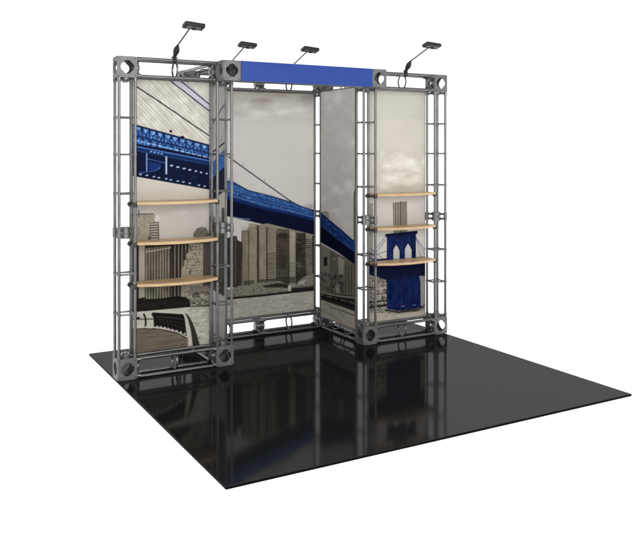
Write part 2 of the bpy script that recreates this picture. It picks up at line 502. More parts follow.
('line',(14,30,76),[(.131,1.916),(.163,1.906),(.767,1.751),(.839,1.733)],.014,1),
('line',(20,44,104),[(.168,1.907),(.168,1.784)],.0035,.6),
('line',(20,44,104),[(.191,1.901),(.191,1.779)],.0035,.6),
('line',(20,44,104),[(.214,1.895),(.214,1.773)],.0035,.6),
('line',(20,44,104),[(.237,1.889),(.237,1.768)],.0035,.6),
('line',(20,44,104),[(.26,1.883),(.26,1.762)],.0035,.6),
('line',(20,44,104),[(.283,1.877),(.283,1.757)],.0035,.6),
('line',(20,44,104),[(.306,1.871),(.306,1.752)],.0035,.6),
('line',(20,44,104),[(.329,1.865),(.329,1.746)],.0035,.6),
('line',(20,44,104),[(.353,1.859),(.353,1.741)],.0035,.6),
('line',(20,44,104),[(.376,1.853),(.376,1.735)],.0035,.6),
('line',(20,44,104),[(.4,1.847),(.4,1.73)],.0035,.6),
('line',(20,44,104),[(.424,1.841),(.424,1.724)],.0035,.6),
('line',(20,44,104),[(.448,1.835),(.448,1.719)],.0035,.6),
('line',(20,44,104),[(.471,1.829),(.471,1.713)],.0035,.6),
('line',(20,44,104),[(.495,1.822),(.495,1.707)],.0035,.6),
('line',(20,44,104),[(.519,1.816),(.519,1.702)],.0035,.6),
('line',(20,44,104),[(.544,1.81),(.544,1.696)],.0035,.6),
('line',(20,44,104),[(.568,1.804),(.568,1.69)],.0035,.6),
('line',(20,44,104),[(.592,1.797),(.592,1.685)],.0035,.6),
('line',(20,44,104),[(.617,1.791),(.617,1.679)],.0035,.6),
('line',(20,44,104),[(.641,1.785),(.641,1.673)],.0035,.6),
('line',(20,44,104),[(.666,1.778),(.666,1.668)],.0035,.6),
('line',(20,44,104),[(.691,1.772),(.691,1.662)],.0035,.6),
('line',(20,44,104),[(.716,1.766),(.716,1.656)],.0035,.6),
('line',(20,44,104),[(.741,1.759),(.741,1.65)],.0035,.6),
('line',(20,44,104),[(.766,1.753),(.766,1.644)],.0035,.6),
('line',(20,44,100),[(.131,1.832),(.163,1.825),(.767,1.69),(.839,1.674)],.01,1),
('line',(176,204,236),[(.174,1.788),(.2,1.782)],.008,.85),
('line',(176,204,236),[(.218,1.778),(.244,1.772)],.008,.85),
('line',(176,204,236),[(.262,1.768),(.288,1.762)],.008,.85),
('line',(176,204,236),[(.306,1.758),(.333,1.752)],.008,.85),
('line',(176,204,236),[(.351,1.748),(.377,1.742)],.008,.85),
('line',(176,204,236),[(.395,1.738),(.423,1.731)],.008,.85),
('line',(176,204,236),[(.441,1.728),(.468,1.721)],.008,.85),
('line',(176,204,236),[(.486,1.717),(.514,1.71)],.008,.85),
('line',(176,204,236),[(.532,1.707),(.56,1.7)],.008,.85),
('line',(176,204,236),[(.578,1.696),(.606,1.689)],.008,.85),
('line',(176,204,236),[(.625,1.686),(.653,1.679)],.008,.85),
('line',(176,204,236),[(.672,1.675),(.7,1.668)],.008,.85),
('line',(176,204,236),[(.719,1.664),(.748,1.657)],.008,.85),
('line',(176,204,236),[(.767,1.653),(.796,1.646)],.008,.85),
('poly',(32,66,126),[(.131,1.76),(.196,1.743),(.767,1.633),(.839,1.619),(.839,1.578),(.767,1.592),(.196,1.702),(.131,1.715)],1),
('line',(96,140,204),[(.131,1.754),(.196,1.739),(.767,1.629),(.839,1.617)],.006,.8),
('line',(16,34,84),[(.131,1.734),(.196,1.721),(.767,1.61),(.839,1.596)],.008,.9),
('line',(30,52,108),[(.191,1.691),(.767,1.581)],.0035,.55),
('line',(30,52,108),[(.191,1.672),(.767,1.561)],.0035,.55),
('line',(30,52,108),[(.191,1.652),(.767,1.54)],.0035,.55),
('line',(30,52,108),[(.191,1.633),(.767,1.52)],.0035,.55),
('line',(30,52,108),[(.191,1.613),(.767,1.499)],.0035,.55),
('line',(30,52,108),[(.191,1.594),(.767,1.479)],.0035,.55),
('line',(30,52,108),[(.191,1.574),(.767,1.459)],.0035,.55),
('line',(30,52,108),[(.191,1.555),(.767,1.438)],.0035,.55),
('line',(30,52,108),[(.191,1.535),(.767,1.418)],.0035,.55),
('line',(26,46,100),[(.196,1.695),(.203,1.519)],.004,.45),
('line',(26,46,100),[(.228,1.689),(.234,1.513)],.004,.45),
('line',(26,46,100),[(.26,1.683),(.266,1.507)],.004,.45),
('line',(26,46,100),[(.292,1.677),(.298,1.501)],.004,.45),
('line',(26,46,100),[(.324,1.671),(.33,1.495)],.004,.45),
('line',(26,46,100),[(.356,1.664),(.363,1.489)],.004,.45),
('line',(26,46,100),[(.389,1.658),(.395,1.483)],.004,.45),
('line',(26,46,100),[(.421,1.652),(.428,1.477)],.004,.45),
('line',(26,46,100),[(.454,1.645),(.461,1.47)],.004,.45),
('line',(26,46,100),[(.487,1.639),(.494,1.464)],.004,.45),
('line',(26,46,100),[(.521,1.632),(.528,1.458)],.004,.45),
('line',(26,46,100),[(.554,1.626),(.561,1.452)],.004,.45),
('line',(26,46,100),[(.588,1.62),(.595,1.445)],.004,.45),
('line',(26,46,100),[(.621,1.613),(.628,1.439)],.004,.45),
('line',(26,46,100),[(.655,1.606),(.662,1.433)],.004,.45),
('line',(26,46,100),[(.69,1.6),(.697,1.426)],.004,.45),
('line',(26,46,100),[(.724,1.593),(.731,1.42)],.004,.45),
('line',(26,46,100),[(.758,1.586),(.766,1.413)],.004,.45),
('speck',(36,64,124),[(.191,1.702),(.767,1.589),(.767,1.402),(.191,1.514)],150,.014,.004,.6),
('blob',(196,210,228),(.458,1.592),.014,.006,1),
('blob',(196,210,228),(.509,1.58),.014,.006,1),
('blob',(196,210,228),(.561,1.568),.014,.006,1),
('blob',(196,210,228),(.607,1.557),.014,.006,1),
('blob',(196,210,228),(.658,1.546),.01,.006,1),
('blob',(196,210,228),(.701,1.535),.01,.006,1),
('blob',(196,210,228),(.749,1.525),.01,.006,1),
('blob',(170,190,220),(.212,1.526),.012,.006,.9),
('blob',(170,190,220),(.262,1.519),.012,.006,.9),
('blob',(170,190,220),(.317,1.507),.012,.006,.9),
('blob',(170,190,220),(.356,1.499),.012,.006,.9),
('blob',(170,190,220),(.415,1.49),.012,.006,.9),
('blob',(170,190,220),(.452,1.48),.012,.006,.9),
('blob',(170,190,220),(.509,1.469),.012,.006,.9),
('blob',(170,190,220),(.555,1.461),.012,.006,.9),
('blob',(170,190,220),(.607,1.45),.012,.006,.9),
('blob',(170,190,220),(.684,1.433),.012,.006,.9),
('blob',(170,190,220),(.731,1.424),.012,.006,.9),
('poly',(34,62,142),[(.273,1.63),(.356,1.607),(.362,1.566),(.328,1.553),(.275,1.564)],.8),
('line',(70,100,170),[(.196,1.535),(.262,1.547),(.317,1.551),(.362,1.571),(.366,1.598)],.006,.9),
('line',(70,100,170),[(.26,1.648),(.416,1.611)],.006,.9),
('line',(120,146,196),[(.26,1.686),(.26,1.556)],.01,1),
('line',(176,192,220),[(.416,1.659),(.416,1.53)],.013,1),
('blob',(150,180,220),(.295,1.703),.01,.005,.9),
('blob',(150,180,220),(.323,1.697),.01,.005,.9),
('blob',(150,180,220),(.351,1.692),.01,.005,.9),
('blob',(150,180,220),(.379,1.686),.01,.005,.9),
('poly',(190,185,178),[(.131,1.307),(.863,1.291),(.863,.734),(.131,.79)],1),
('poly',(206,198,184),[(.131,1.52),(.191,1.508),(.767,1.396),(.839,1.382),(.863,1.274),(.131,1.299)],1),
('noise',5,.12,.05,[(.131,1.436),(.863,1.419),(.863,1.008),(.131,1.048)],0),
('blob',(212,209,204),(.538,1.224),.075,.016,.8),
('blob',(186,182,176),(.521,1.229),.03,.006,.5),
('poly',(146,142,120),[(.131,1.226),(.312,1.222),(.334,1.201),(.356,1.189),(.36,.992),(.131,1.005)],1),
('poly',(100,98,84),[(.131,1.229),(.317,1.224),(.317,1.213),(.131,1.215)],.8),
('line',(100,98,84),[(.198,1.25),(.198,1.196)],.01,1),
('blob',(214,210,204),(.342,1.179),.022,.028,.9),
('poly',(98,92,80),[(.286,1.149),(.354,1.157),(.36,.992),(.267,.997),(.268,1.041),(.284,1.051)],1),
('line',(190,186,176),[(.295,1.14),(.345,1.141)],.008,.95),
('line',(190,186,176),[(.295,1.12),(.345,1.121)],.008,.95),
('line',(190,186,176),[(.295,1.1),(.345,1.101)],.008,.95),
('line',(190,186,176),[(.295,1.081),(.345,1.081)],.008,.95),
('line',(190,186,176),[(.295,1.061),(.345,1.062)],.008,.95),
('line',(190,186,176),[(.295,1.042),(.345,1.042)],.008,.95),
('line',(190,186,176),[(.295,1.022),(.345,1.022)],.008,.95),
('noise',14,.02,.02,[(.131,1.221),(.284,1.214),(.284,.996),(.131,1.005)],0),
('poly',(112,110,94),[(.631,.998),(.637,1.048),(.655,1.055),(.66,1.086),(.701,1.1),(.749,1.089),(.757,1.05),(.779,1.044),(.779,.99)],1),
('speck',(70,66,56),[(.637,1.088),(.767,1.081),(.767,1.002),(.637,1.009)],50,.008,.006,.7),
('poly',(60,53,47),[(.131,1.0),(.863,.968),(.863,.437),(.131,.51)],1),
('poly',(156,150,126),[(.198,.991),(.246,.988),(.246,.58),(.198,.574)],1),
('poly',(132,124,102),[(.253,.963),(.446,.973),(.446,.545),(.251,.564)],1),
('stripe',(70,63,52),[(.253,.963),(.446,.973),(.446,.545),(.251,.564)],'v',.022,.45,.85),
('stripe',(96,88,74),[(.253,.933),(.446,.943),(.446,.545),(.251,.564)],'h',.016,.3,.35),
('noise',12,.03,.08,[(.253,.963),(.446,.973),(.446,.545),(.251,.564)],0),
('line',(168,160,136),[(.256,.927),(.452,.948)],.01,.9),
('line',(60,54,46),[(.253,.963),(.446,.969)],.012,.9),
('stripe',(140,130,108),[(.459,.969),(.584,.97),(.523,.538),(.452,.544)],'v',.03,.3,.8),
('poly',(158,150,126),[(.599,.972),(.719,.965),(.719,.722),(.714,.463),(.534,.481),(.537,.781),(.558,.796),(.56,.835),(.578,.851),(.578,.89),(.595,.9)],1),
('stripe',(128,120,98),[(.599,.972),(.719,.965),(.719,.722),(.714,.463),(.534,.481),(.537,.781),(.578,.89)],'h',.024,.35,.5),
('grid',(92,84,70),[(.599,.972),(.719,.965),(.719,.722),(.714,.463),(.534,.481),(.537,.781),(.578,.89)],.02,.017,.55),
('speck',(84,77,62),[(.546,.959),(.717,.948),(.717,.497),(.546,.513)],170,.006,.009,.75),
('poly',(88,78,72),[(.724,.965),(.863,.956),(.863,.437),(.724,.451)],1),
('poly',(120,112,96),[(.602,.63),(.863,.618),(.863,.447),(.602,.462)],1),
('speck',(60,52,44),[(.602,.585),(.863,.573),(.863,.453),(.602,.468)],220,.007,.005,.85),
('speck',(190,182,164),[(.602,.563),(.779,.558),(.779,.461),(.602,.468)],90,.007,.005,.8),
('poly',(38,32,27),[(.131,.556),(.193,.561),(.251,.564),(.351,.557),(.429,.56),(.498,.565),(.578,.546),(.607,.515),(.613,.467),(.863,.467),(.863,.44),(.602,.457),(.351,.46),(.131,.468)],1),
('speck',(70,60,48),[(.193,.552),(.59,.536),(.596,.478),(.193,.488)],120,.016,.006,.6),
('poly',(192,184,166),[(.131,.472),(.351,.469),(.602,.466),(.863,.451),(.863,.031),(.131,.128)],1),
('noise',16,.06,.012,[(.131,.472),(.351,.469),(.602,.466),(.863,.451),(.863,.031),(.131,.128)],0),
('speck',(112,104,92),[(.578,.448),(.815,.436),(.815,.14),(.648,.161)],220,.016,.0026,.85),
('speck',(214,208,194),[(.578,.448),(.815,.436),(.815,.14),(.648,.161)],120,.016,.003,.6),
('poly',(150,142,128),[(.602,.466),(.863,.451),(.863,.428),(.602,.444)],.6),
('poly',(34,26,23),[(.312,.454),(.561,.414),(.592,.162),(.592,.218),(.498,.266),(.395,.307),(.317,.335)],1),
('poly',(206,200,186),[(.335,.349),(.356,.342),(.356,.327),(.335,.335)],.9),
('line',(30,24,21),[(.317,.422),(.325,.373),(.33,.333)],.01,1),
('line',(92,80,70),[(.328,.421),(.337,.372),(.342,.345)],.004,.7),
('poly',(206,200,186),[(.364,.343),(.384,.335),(.384,.321),(.364,.329)],.9),
('line',(30,24,21),[(.346,.412),(.354,.367),(.36,.327)],.01,1),
('line',(92,80,70),[(.357,.41),(.366,.366),(.371,.339)],.004,.7),
('poly',(206,200,186),[(.395,.334),(.415,.326),(.415,.312),(.395,.32)],.9),
('line',(30,24,21),[(.377,.398),(.385,.358),(.391,.318)],.01,1),
('line',(92,80,70),[(.389,.397),(.398,.357),(.402,.33)],.004,.7),
('poly',(206,200,186),[(.427,.323),(.445,.315),(.445,.301),(.427,.308)],.9),
('line',(30,24,21),[(.409,.383),(.417,.347),(.423,.307)],.01,1),
('line',(92,80,70),[(.42,.382),(.429,.345),(.434,.318)],.004,.7),
('poly',(206,200,186),[(.459,.311),(.476,.304),(.476,.289),(.459,.297)],.9),
('line',(30,24,21),[(.441,.367),(.449,.336),(.454,.295)],.01,1),
('line',(92,80,70),[(.452,.366),(.461,.334),(.466,.307)],.004,.7),
('poly',(206,200,186),[(.493,.298),(.509,.291),(.509,.277),(.493,.284)],.9),
('line',(30,24,21),[(.475,.35),(.483,.323),(.489,.282)],.01,1),
('line',(92,80,70),[(.486,.349),(.495,.321),(.5,.294)],.004,.7),
('poly',(206,200,186),[(.528,.284),(.543,.277),(.543,.263),(.528,.27)],.9),
('line',(30,24,21),[(.509,.332),(.517,.309),(.523,.268)],.01,1),
('line',(92,80,70),[(.521,.331),(.53,.308),(.534,.28)],.004,.7),
('poly',(206,200,186),[(.56,.27),(.574,.262),(.574,.248),(.56,.255)],.9),
('line',(30,24,21),[(.541,.313),(.549,.294),(.555,.253)],.01,1),
('line',(92,80,70),[(.553,.312),(.562,.293),(.567,.265)],.004,.7),
('line',(104,92,80),[(.328,.421),(.463,.396),(.561,.37)],.005,.8),
('line',(84,72,62),[(.328,.402),(.463,.369),(.569,.331)],.005,.7),
('line',(74,62,54),[(.334,.379),(.463,.345),(.574,.297)],.005,.6),
('line',(40,32,28),[(.238,.448),(.251,.416),(.253,.373),(.246,.341)],.014,1),
('line',(40,32,28),[(.308,.443),(.328,.403),(.33,.364),(.319,.333)],.02,1),
('line',(70,60,52),[(.131,.421),(.196,.414),(.312,.403)],.008,1),
('poly',(34,28,26),[(.174,.433),(.205,.432),(.207,.41),(.174,.412)],1),
('poly',(122,109,88),[(.131,.339),(.229,.336),(.351,.318),(.498,.272),(.583,.219),(.607,.065),(.131,.128)],1),
('line',(96,82,62),[(.131,.326),(.262,.317),(.418,.29),(.578,.238)],.005,.75),
('line',(96,82,62),[(.131,.312),(.262,.303),(.418,.276),(.578,.224)],.005,.75),
('line',(96,82,62),[(.131,.298),(.262,.289),(.418,.262),(.578,.209)],.005,.75),
('line',(96,82,62),[(.131,.284),(.262,.275),(.418,.248),(.578,.195)],.005,.75),
('line',(96,82,62),[(.131,.27),(.262,.261),(.418,.233),(.578,.18)],.005,.75),
('line',(96,82,62),[(.131,.256),(.262,.247),(.418,.219),(.578,.166)],.005,.75),
('line',(96,82,62),[(.131,.242),(.262,.232),(.418,.205),(.578,.151)],.005,.75),
('line',(96,82,62),[(.131,.228),(.262,.218),(.418,.19),(.578,.137)],.005,.75),
('line',(96,82,62),[(.131,.214),(.262,.204),(.418,.176),(.578,.122)],.005,.75),
('line',(96,82,62),[(.131,.2),(.262,.19),(.418,.162),(.578,.108)],.005,.75),
('line',(96,82,62),[(.131,.186),(.262,.176),(.418,.147),(.578,.093)],.005,.75),
('noise',10,.12,.01,[(.131,.339),(.229,.336),(.351,.318),(.498,.272),(.583,.219),(.607,.065),(.131,.128)],0),
('line',(205,198,182),[(.131,.352),(.229,.349),(.312,.34),(.407,.315),(.498,.283),(.583,.23)],.012,.9),
('line',(60,50,42),[(.131,.341),(.229,.338),(.351,.32),(.498,.275),(.581,.223)],.008,.9),
('poly',(78,64,53),[(.569,.427),(.602,.392),(.631,.34),(.66,.26),(.695,.143),(.713,.073),(.625,.085),(.607,.266),(.578,.381)],1),
('poly',(198,190,172),[(.546,.423),(.569,.42),(.592,.369),(.616,.277),(.632,.151),(.637,.083),(.599,.088),(.597,.178),(.585,.302),(.569,.382)],1),
('line',(198,190,172),[(.131,.466),(.193,.464),(.351,.46),(.463,.446),(.561,.419)],.013,1),
],
'P3': [
('poly',(220,213,205),[(.977,2.528),(2.326,2.605),(2.326,-.363),(.977,-.182)],1),
('poly',(208,202,194),[(1.218,2.358),(2.269,2.405),(2.269,2.112),(1.218,2.114)],.6),
('poly',(212,206,198),[(1.218,2.358),(2.269,2.405),(2.269,2.004),(1.218,2.014)],.4),
('blob',(229,222,204),(1.357,2.205),.16,.05,.675),
('blob',(229,222,204),(1.379,2.217),.08,.03,.4),
('blob',(172,157,141),(1.595,2.176),.14,.035,.81),
('blob',(172,157,141),(1.618,2.189),.07,.021,.48),
('blob',(240,235,218),(1.404,2.127),.1,.05,.675),
('blob',(240,235,218),(1.426,2.139),.05,.03,.4),
('blob',(247,240,222),(1.555,2.057),.16,.045,1),
('blob',(247,240,222),(1.577,2.07),.08,.027,.6000000000000001),
('blob',(236,229,215),(1.742,2.121),.1,.06,.675),
('blob',(236,229,215),(1.765,2.134),.05,.036,.4),
('blob',(233,227,215),(1.858,2.147),.16,.05,.675),
('blob',(233,227,215),(1.881,2.159),.08,.03,.4),
('blob',(247,240,226),(1.808,2.078),.11,.04,.81),
('blob',(247,240,226),(1.831,2.091),.055,.024,.48),
('blob',(233,229,218),(1.975,2.105),.18,.06,.7425000000000002),
('blob',(233,229,218),(1.999,2.117),.09,.036,.44000000000000006),
('blob',(161,154,143),(2.061,2.213),.1,.05,.81),
('blob',(161,154,143),(2.085,2.226),.05,.03,.48),
('blob',(193,182,164),(1.742,2.233),.22,.03,.675),
('blob',(193,182,164),(1.765,2.245),.11,.018,.4),
('blob',(240,235,222),(1.467,2.019),.1,.02,.54),
('blob',(240,235,222),(1.489,2.031),.05,.012,.32000000000000006),
('noise',9,.14,.05,[(1.218,2.286),(2.269,2.328),(2.269,2.004),(1.218,1.985)],0),
('noise',4,.4,.2,[(.977,2.528),(2.326,2.605),(2.326,-.363),(.977,-.182)],0),
('blob',(214,210,204),(1.475,1.391),.1,.07,.6),
('line',(150,146,150),[(1.396,1.57),(1.401,1.593)],.008,.7),
('line',(150,146,150),[(1.614,1.414),(1.619,1.443)],.008,.7),
('line',(150,146,150),[(1.717,1.348),(1.722,1.369)],.008,.7),
('line',(62,52,80),[(1.249,1.652),(1.31,1.611),(1.467,1.505),(1.692,1.353),(1.9,1.216),(2.027,1.154),(2.217,1.09)],.011,1),
('blob',(160,154,148),(2.095,1.163),.09,.03,.8),
('line',(70,74,120),[(1.249,1.453),(1.31,1.414),(1.451,1.336)],.008,.8),
('poly',(12,22,62),[(1.218,1.439),(1.295,1.412),(1.451,1.336),(1.692,1.274),(1.908,1.208),(2.027,1.158),(2.173,1.115),(2.269,1.083),(2.269,.826),(2.173,.854),(1.858,.947),(1.611,1.011),(1.295,1.091),(1.218,1.109)],1),
('poly',(58,98,160),[(1.218,1.439),(1.295,1.412),(1.451,1.336),(1.692,1.274),(1.908,1.208),(2.027,1.158),(2.173,1.115),(2.269,1.083),(2.269,1.022),(2.173,1.046),(1.891,1.123),(1.611,1.188),(1.42,1.246),(1.295,1.282),(1.218,1.303)],1),
('speck',(150,186,226),[(1.218,1.439),(1.295,1.412),(1.451,1.336),(1.692,1.274),(1.908,1.208),(2.027,1.158),(2.173,1.115),(2.269,1.083),(2.269,1.022),(2.173,1.046),(1.891,1.123),(1.611,1.188),(1.42,1.246),(1.295,1.282),(1.218,1.303)],330,.009,.005,.7),
('speck',(16,40,100),[(1.218,1.439),(1.295,1.412),(1.451,1.336),(1.692,1.274),(1.908,1.208),(2.027,1.158),(2.173,1.115),(2.269,1.083),(2.269,1.022),(2.173,1.046),(1.891,1.123),(1.611,1.188),(1.42,1.246),(1.295,1.282),(1.218,1.303)],420,.009,.006,.75),
('line',(24,50,110),[(1.218,1.439),(1.295,1.412),(1.451,1.336),(1.692,1.274),(1.908,1.208),(2.027,1.158),(2.173,1.115),(2.269,1.083)],.01,1),
('line',(24,54,122),[(1.218,1.36),(1.295,1.334),(1.451,1.286),(1.692,1.223),(1.908,1.166),(2.173,1.078),(2.269,1.049)],.008,.8),
('line',(24,54,122),[(1.218,1.332),(1.295,1.308),(1.451,1.26),(1.692,1.196),(1.908,1.14),(2.173,1.063)],.008,.8),
('poly',(28,60,130),[(1.218,1.293),(1.42,1.239),(1.611,1.181),(1.891,1.117),(2.173,1.041),(2.269,1.019),(2.269,.988),(2.173,1.014),(1.891,1.09),(1.611,1.152),(1.42,1.208),(1.218,1.26)],.9),
('line',(96,136,196),[(1.218,1.299),(1.42,1.243),(1.611,1.185),(1.891,1.12),(2.269,1.019)],.006,.7),
('speck',(24,44,98),[(1.218,1.253),(1.611,1.144),(2.269,.98),(2.269,.834),(1.858,.962),(1.218,1.123)],120,.022,.008,.5),
('line',(150,170,204),[(1.295,1.094),(1.388,1.076),(1.467,1.066)],.007,.8),
('poly',(74,66,60),[(1.218,.897),(1.295,.921),(1.334,.919),(1.341,.878),(1.388,.858),(1.388,.437),(1.218,.452)],1),
('line',(120,112,96),[(1.32,.905),(1.32,.471)],.008,.7),
('poly',(146,137,111),[(1.382,.963),(1.443,.968),(1.451,.994),(1.531,1.011),(1.644,1.02),(2.269,.852),(2.269,.359),(1.379,.437)],1),
('poly',(140,131,104),[(1.385,.966),(1.454,.958),(1.454,.438),(1.385,.444)],1),
('poly',(156,146,118),[(1.454,1.031),(1.537,1.023),(1.537,.431),(1.454,.438)],1),
('poly',(84,73,56),[(1.537,1.012),(1.556,1.007),(1.556,.429),(1.537,.431)],1),
('poly',(158,149,122),[(1.556,1.008),(1.632,1.0),(1.632,.423),(1.556,.429)],1),
('poly',(84,73,56),[(1.632,.99),(1.645,.985),(1.645,.421),(1.632,.423)],1),
('poly',(148,138,114),[(1.645,.987),(1.742,.978),(1.742,.413),(1.645,.421)],1),
('poly',(104,92,74),[(1.742,.965),(1.874,.954),(1.874,.401),(1.742,.413)],1),
('poly',(164,156,132),[(1.874,.934),(1.947,.926),(1.947,.395),(1.874,.401)],1),
('poly',(88,77,62),[(1.947,.918),(2.05,.908),(2.05,.386),(1.947,.395)],1),
('poly',(140,132,112),[(2.05,.894),(2.123,.885),(2.123,.38),(2.05,.386)],1),
('poly',(86,76,62),[(2.123,.877),(2.269,.864),(2.269,.367),(2.123,.38)],1),
('stripe',(120,110,86),[(1.454,1.0),(1.537,.996),(1.537,.438),(1.454,.445)],'v',.018,.35,.55),
('stripe',(120,110,86),[(1.385,1.003),(1.454,1.0),(1.454,.445),(1.385,.451)],'v',.018,.35,.55),
('stripe',(110,100,80),[(1.556,.995),(1.632,.991),(1.632,.43),(1.556,.436)],'h',.018,.35,.55),
('stripe',(98,88,68),[(1.645,.739),(1.742,.733),(1.742,.42),(1.645,.429)],'h',.022,.45,.9),
('stripe',(108,98,78),[(1.645,.976),(1.742,.971),(1.742,.733),(1.645,.739)],'h',.016,.35,.55),
('stripe',(76,66,52),[(1.742,.911),(1.874,.904),(1.874,.409),(1.742,.42)],'h',.02,.45,.7),
('poly',(72,62,48),[(1.742,.911),(1.775,.925),(1.841,.914),(1.871,.889),(1.871,.874),(1.742,.874)],.8),
('stripe',(112,104,84),[(1.874,.634),(1.947,.629),(1.947,.403),(1.874,.409)],'h',.02,.4,.8),
('stripe',(70,60,48),[(1.947,.855),(2.123,.845),(2.123,.387),(1.947,.403)],'h',.02,.4,.8),
('speck',(170,160,138),[(1.95,.84),(2.173,.827),(2.173,.475),(1.95,.493)],60,.008,.006,.6),
('noise',13,.05,.12,[(1.379,1.018),(2.269,.852),(2.269,.359),(1.379,.437)],0),
('grid',(88,78,64),[(1.385,.974),(1.537,1.003),(1.632,.999),(1.632,.427),(1.385,.448)],.012,.014,.55),
('grid',(84,75,60),[(1.645,.991),(1.742,.971),(1.742,.417),(1.645,.426)],.013,.015,.5),
('grid',(58,50,42),[(1.742,.911),(1.874,.904),(1.874,.406),(1.742,.417)],.013,.016,.6),
('grid',(96,88,72),[(1.874,.904),(1.947,.885),(1.947,.4),(1.874,.406)],.011,.014,.5),
('grid',(52,45,38),[(1.947,.855),(2.199,.825),(2.199,.378),(1.947,.4)],.014,.016,.6),
('line',(56,48,40),[(1.385,.96),(1.385,.451)],.007,.8),
('line',(56,48,40),[(1.454,.956),(1.454,.445)],.007,.8),
('line',(56,48,40),[(1.556,.951),(1.556,.436)],.007,.8),
('line',(56,48,40),[(1.742,.941),(1.742,.42)],.007,.8),
('line',(56,48,40),[(1.874,.934),(1.874,.409)],.007,.8),
('line',(56,48,40),[(1.947,.931),(1.947,.403)],.007,.8),
('line',(56,48,40),[(2.05,.925),(2.05,.394)],.007,.8),
('poly',(70,62,52),[(1.401,.499),(1.515,.499),(1.515,.437),(1.401,.447)],.6),
('poly',(70,62,52),[(1.563,.498),(1.742,.492),(1.742,.429),(1.563,.445)],.6),
('poly',(70,62,52),[(1.75,.5),(1.942,.494),(1.942,.43),(1.75,.447)],.6),
('poly',(70,62,52),[(1.95,.517),(2.164,.509),(2.164,.445),(1.95,.463)],.6),
('poly',(134,125,106),[(1.218,.423),(1.295,.438),(1.373,.46),(1.451,.453),(1.531,.465),(1.66,.469),(1.775,.465),(1.874,.416),(1.942,.4),(1.967,.439),(2.027,.479),(2.095,.504),(2.269,.513),(2.269,.298),(2.173,.322),(1.692,.328),(1.218,.337)],1),
('speck',(70,62,52),[(1.218,.423),(1.295,.438),(1.373,.46),(1.451,.453),(1.531,.465),(1.66,.469),(1.775,.465),(1.874,.416),(1.942,.4),(1.967,.439),(2.027,.479),(2.095,.504),(2.269,.513),(2.269,.298),(2.173,.322),(1.692,.328),(1.218,.337)],700,.009,.004,.65),
('speck',(178,171,155),[(1.218,.423),(1.295,.438),(1.373,.46),(1.451,.453),(1.531,.465),(1.66,.469),(1.775,.465),(1.874,.416),(1.942,.4),(1.967,.439),(2.027,.479),(2.095,.504),(2.269,.513),(2.269,.298),(2.173,.322),(1.692,.328),(1.218,.337)],360,.008,.003,.55),
('poly',(52,44,36),[(1.742,.447),(1.858,.428),(1.866,.387),(1.775,.403),(1.611,.417),(1.595,.433)],.8),
('poly',(48,40,33),[(1.891,.392),(2.061,.39),(2.269,.402),(2.269,.341),(2.173,.34),(1.908,.353)],.9),
('line',(60,50,42),[(1.908,.379),(2.269,.372)],.006,.9),
('line',(150,140,120),[(1.908,.388),(2.269,.382)],.006,.8),
('blob',(208,200,182),(1.878,.386),.018,.035,.9),
('poly',(176,168,152),[(1.967,.413),(1.992,.447),(2.064,.453),(2.035,.413)],.8),
('line',(44,37,31),[(1.218,.345),(1.295,.347),(1.579,.343),(1.891,.347),(2.269,.347)],.022,1),
('poly',(180,172,158),[(1.218,.337),(1.295,.336),(1.579,.334),(1.891,.337),(2.269,.338),(2.269,-.103),(1.218,.021)],1),
('noise',14,.1,.014,[(1.218,.337),(1.295,.336),(1.579,.334),(1.891,.337),(2.269,.338),(2.269,-.103),(1.218,.021)],0),
('speck',(112,104,93),[(1.218,.337),(1.295,.336),(1.579,.334),(1.891,.337),(2.269,.338),(2.269,-.103),(1.218,.021)],650,.02,.0026,.7),
('speck',(210,205,195),[(1.218,.337),(1.295,.336),(1.579,.334),(1.891,.337),(2.269,.338),(2.269,-.103),(1.218,.021)],350,.022,.003,.6),
],
'P4': [
('poly',(214,207,199),[(3.066,2.598),(1.972,2.49),(1.972,-.093),(3.066,-.345)],1),
('blob',(242,239,232),(2.566,2.197),.12,.08,.75),
('blob',(248,246,240),(2.533,2.209),.06,.048,.6000000000000001),
('blob',(242,239,232),(2.736,2.107),.12,.07,.6),
('blob',(248,246,240),(2.701,2.12),.06,.042,.48),
('blob',(242,239,232),(2.823,2.211),.15,.06,.35),
('blob',(248,246,240),(2.788,2.223),.075,.036,.27999999999999997),
('blob',(242,239,232),(2.31,1.778),.08,.07,.5),
('blob',(248,246,240),(2.279,1.791),.04,.042,.4),
('blob',(242,239,232),(2.622,1.344),.12,.07,.6),
('blob',(248,246,240),(2.588,1.36),.06,.042,.48),
('blob',(242,239,232),(2.362,1.403),.1,.05,.65),
('blob',(248,246,240),(2.331,1.418),.05,.03,.52),
('blob',(242,239,232),(2.511,1.315),.1,.05,.4),
('blob',(248,246,240),(2.478,1.33),.05,.03,.32000000000000006),
('blob',(242,239,232),(2.622,1.142),.12,.03,.5),
('blob',(248,246,240),(2.588,1.158),.06,.018,.4),
('blob',(242,239,232),(2.823,1.243),.1,.04,.4),
('blob',(248,246,240),(2.788,1.259),.05,.024,.32000000000000006),
('noise',8,.14,.06,[(3.066,2.598),(1.972,2.49),(1.972,-.093),(3.066,-.345)],0),
('poly',(150,144,132),[(2.913,1.119),(2.727,1.132),(2.721,1.036),(2.913,1.021)],1),
('poly',(118,115,96),[(2.276,1.326),(2.25,1.365),(2.169,1.368),(2.169,.709),(2.276,.695)],1),
('line',(84,80,66),[(2.266,1.327),(2.266,.777)],.008,.8),
('poly',(124,117,104),[(3.004,.833),(2.169,.691),(2.169,.267),(3.004,.117)],1),
('poly',(148,141,126),[(2.883,.809),(2.707,.778),(2.707,.453),(2.883,.427)],1),
('poly',(70,56,44),[(2.823,.694),(2.753,.702),(2.753,.617),(2.823,.608)],1),
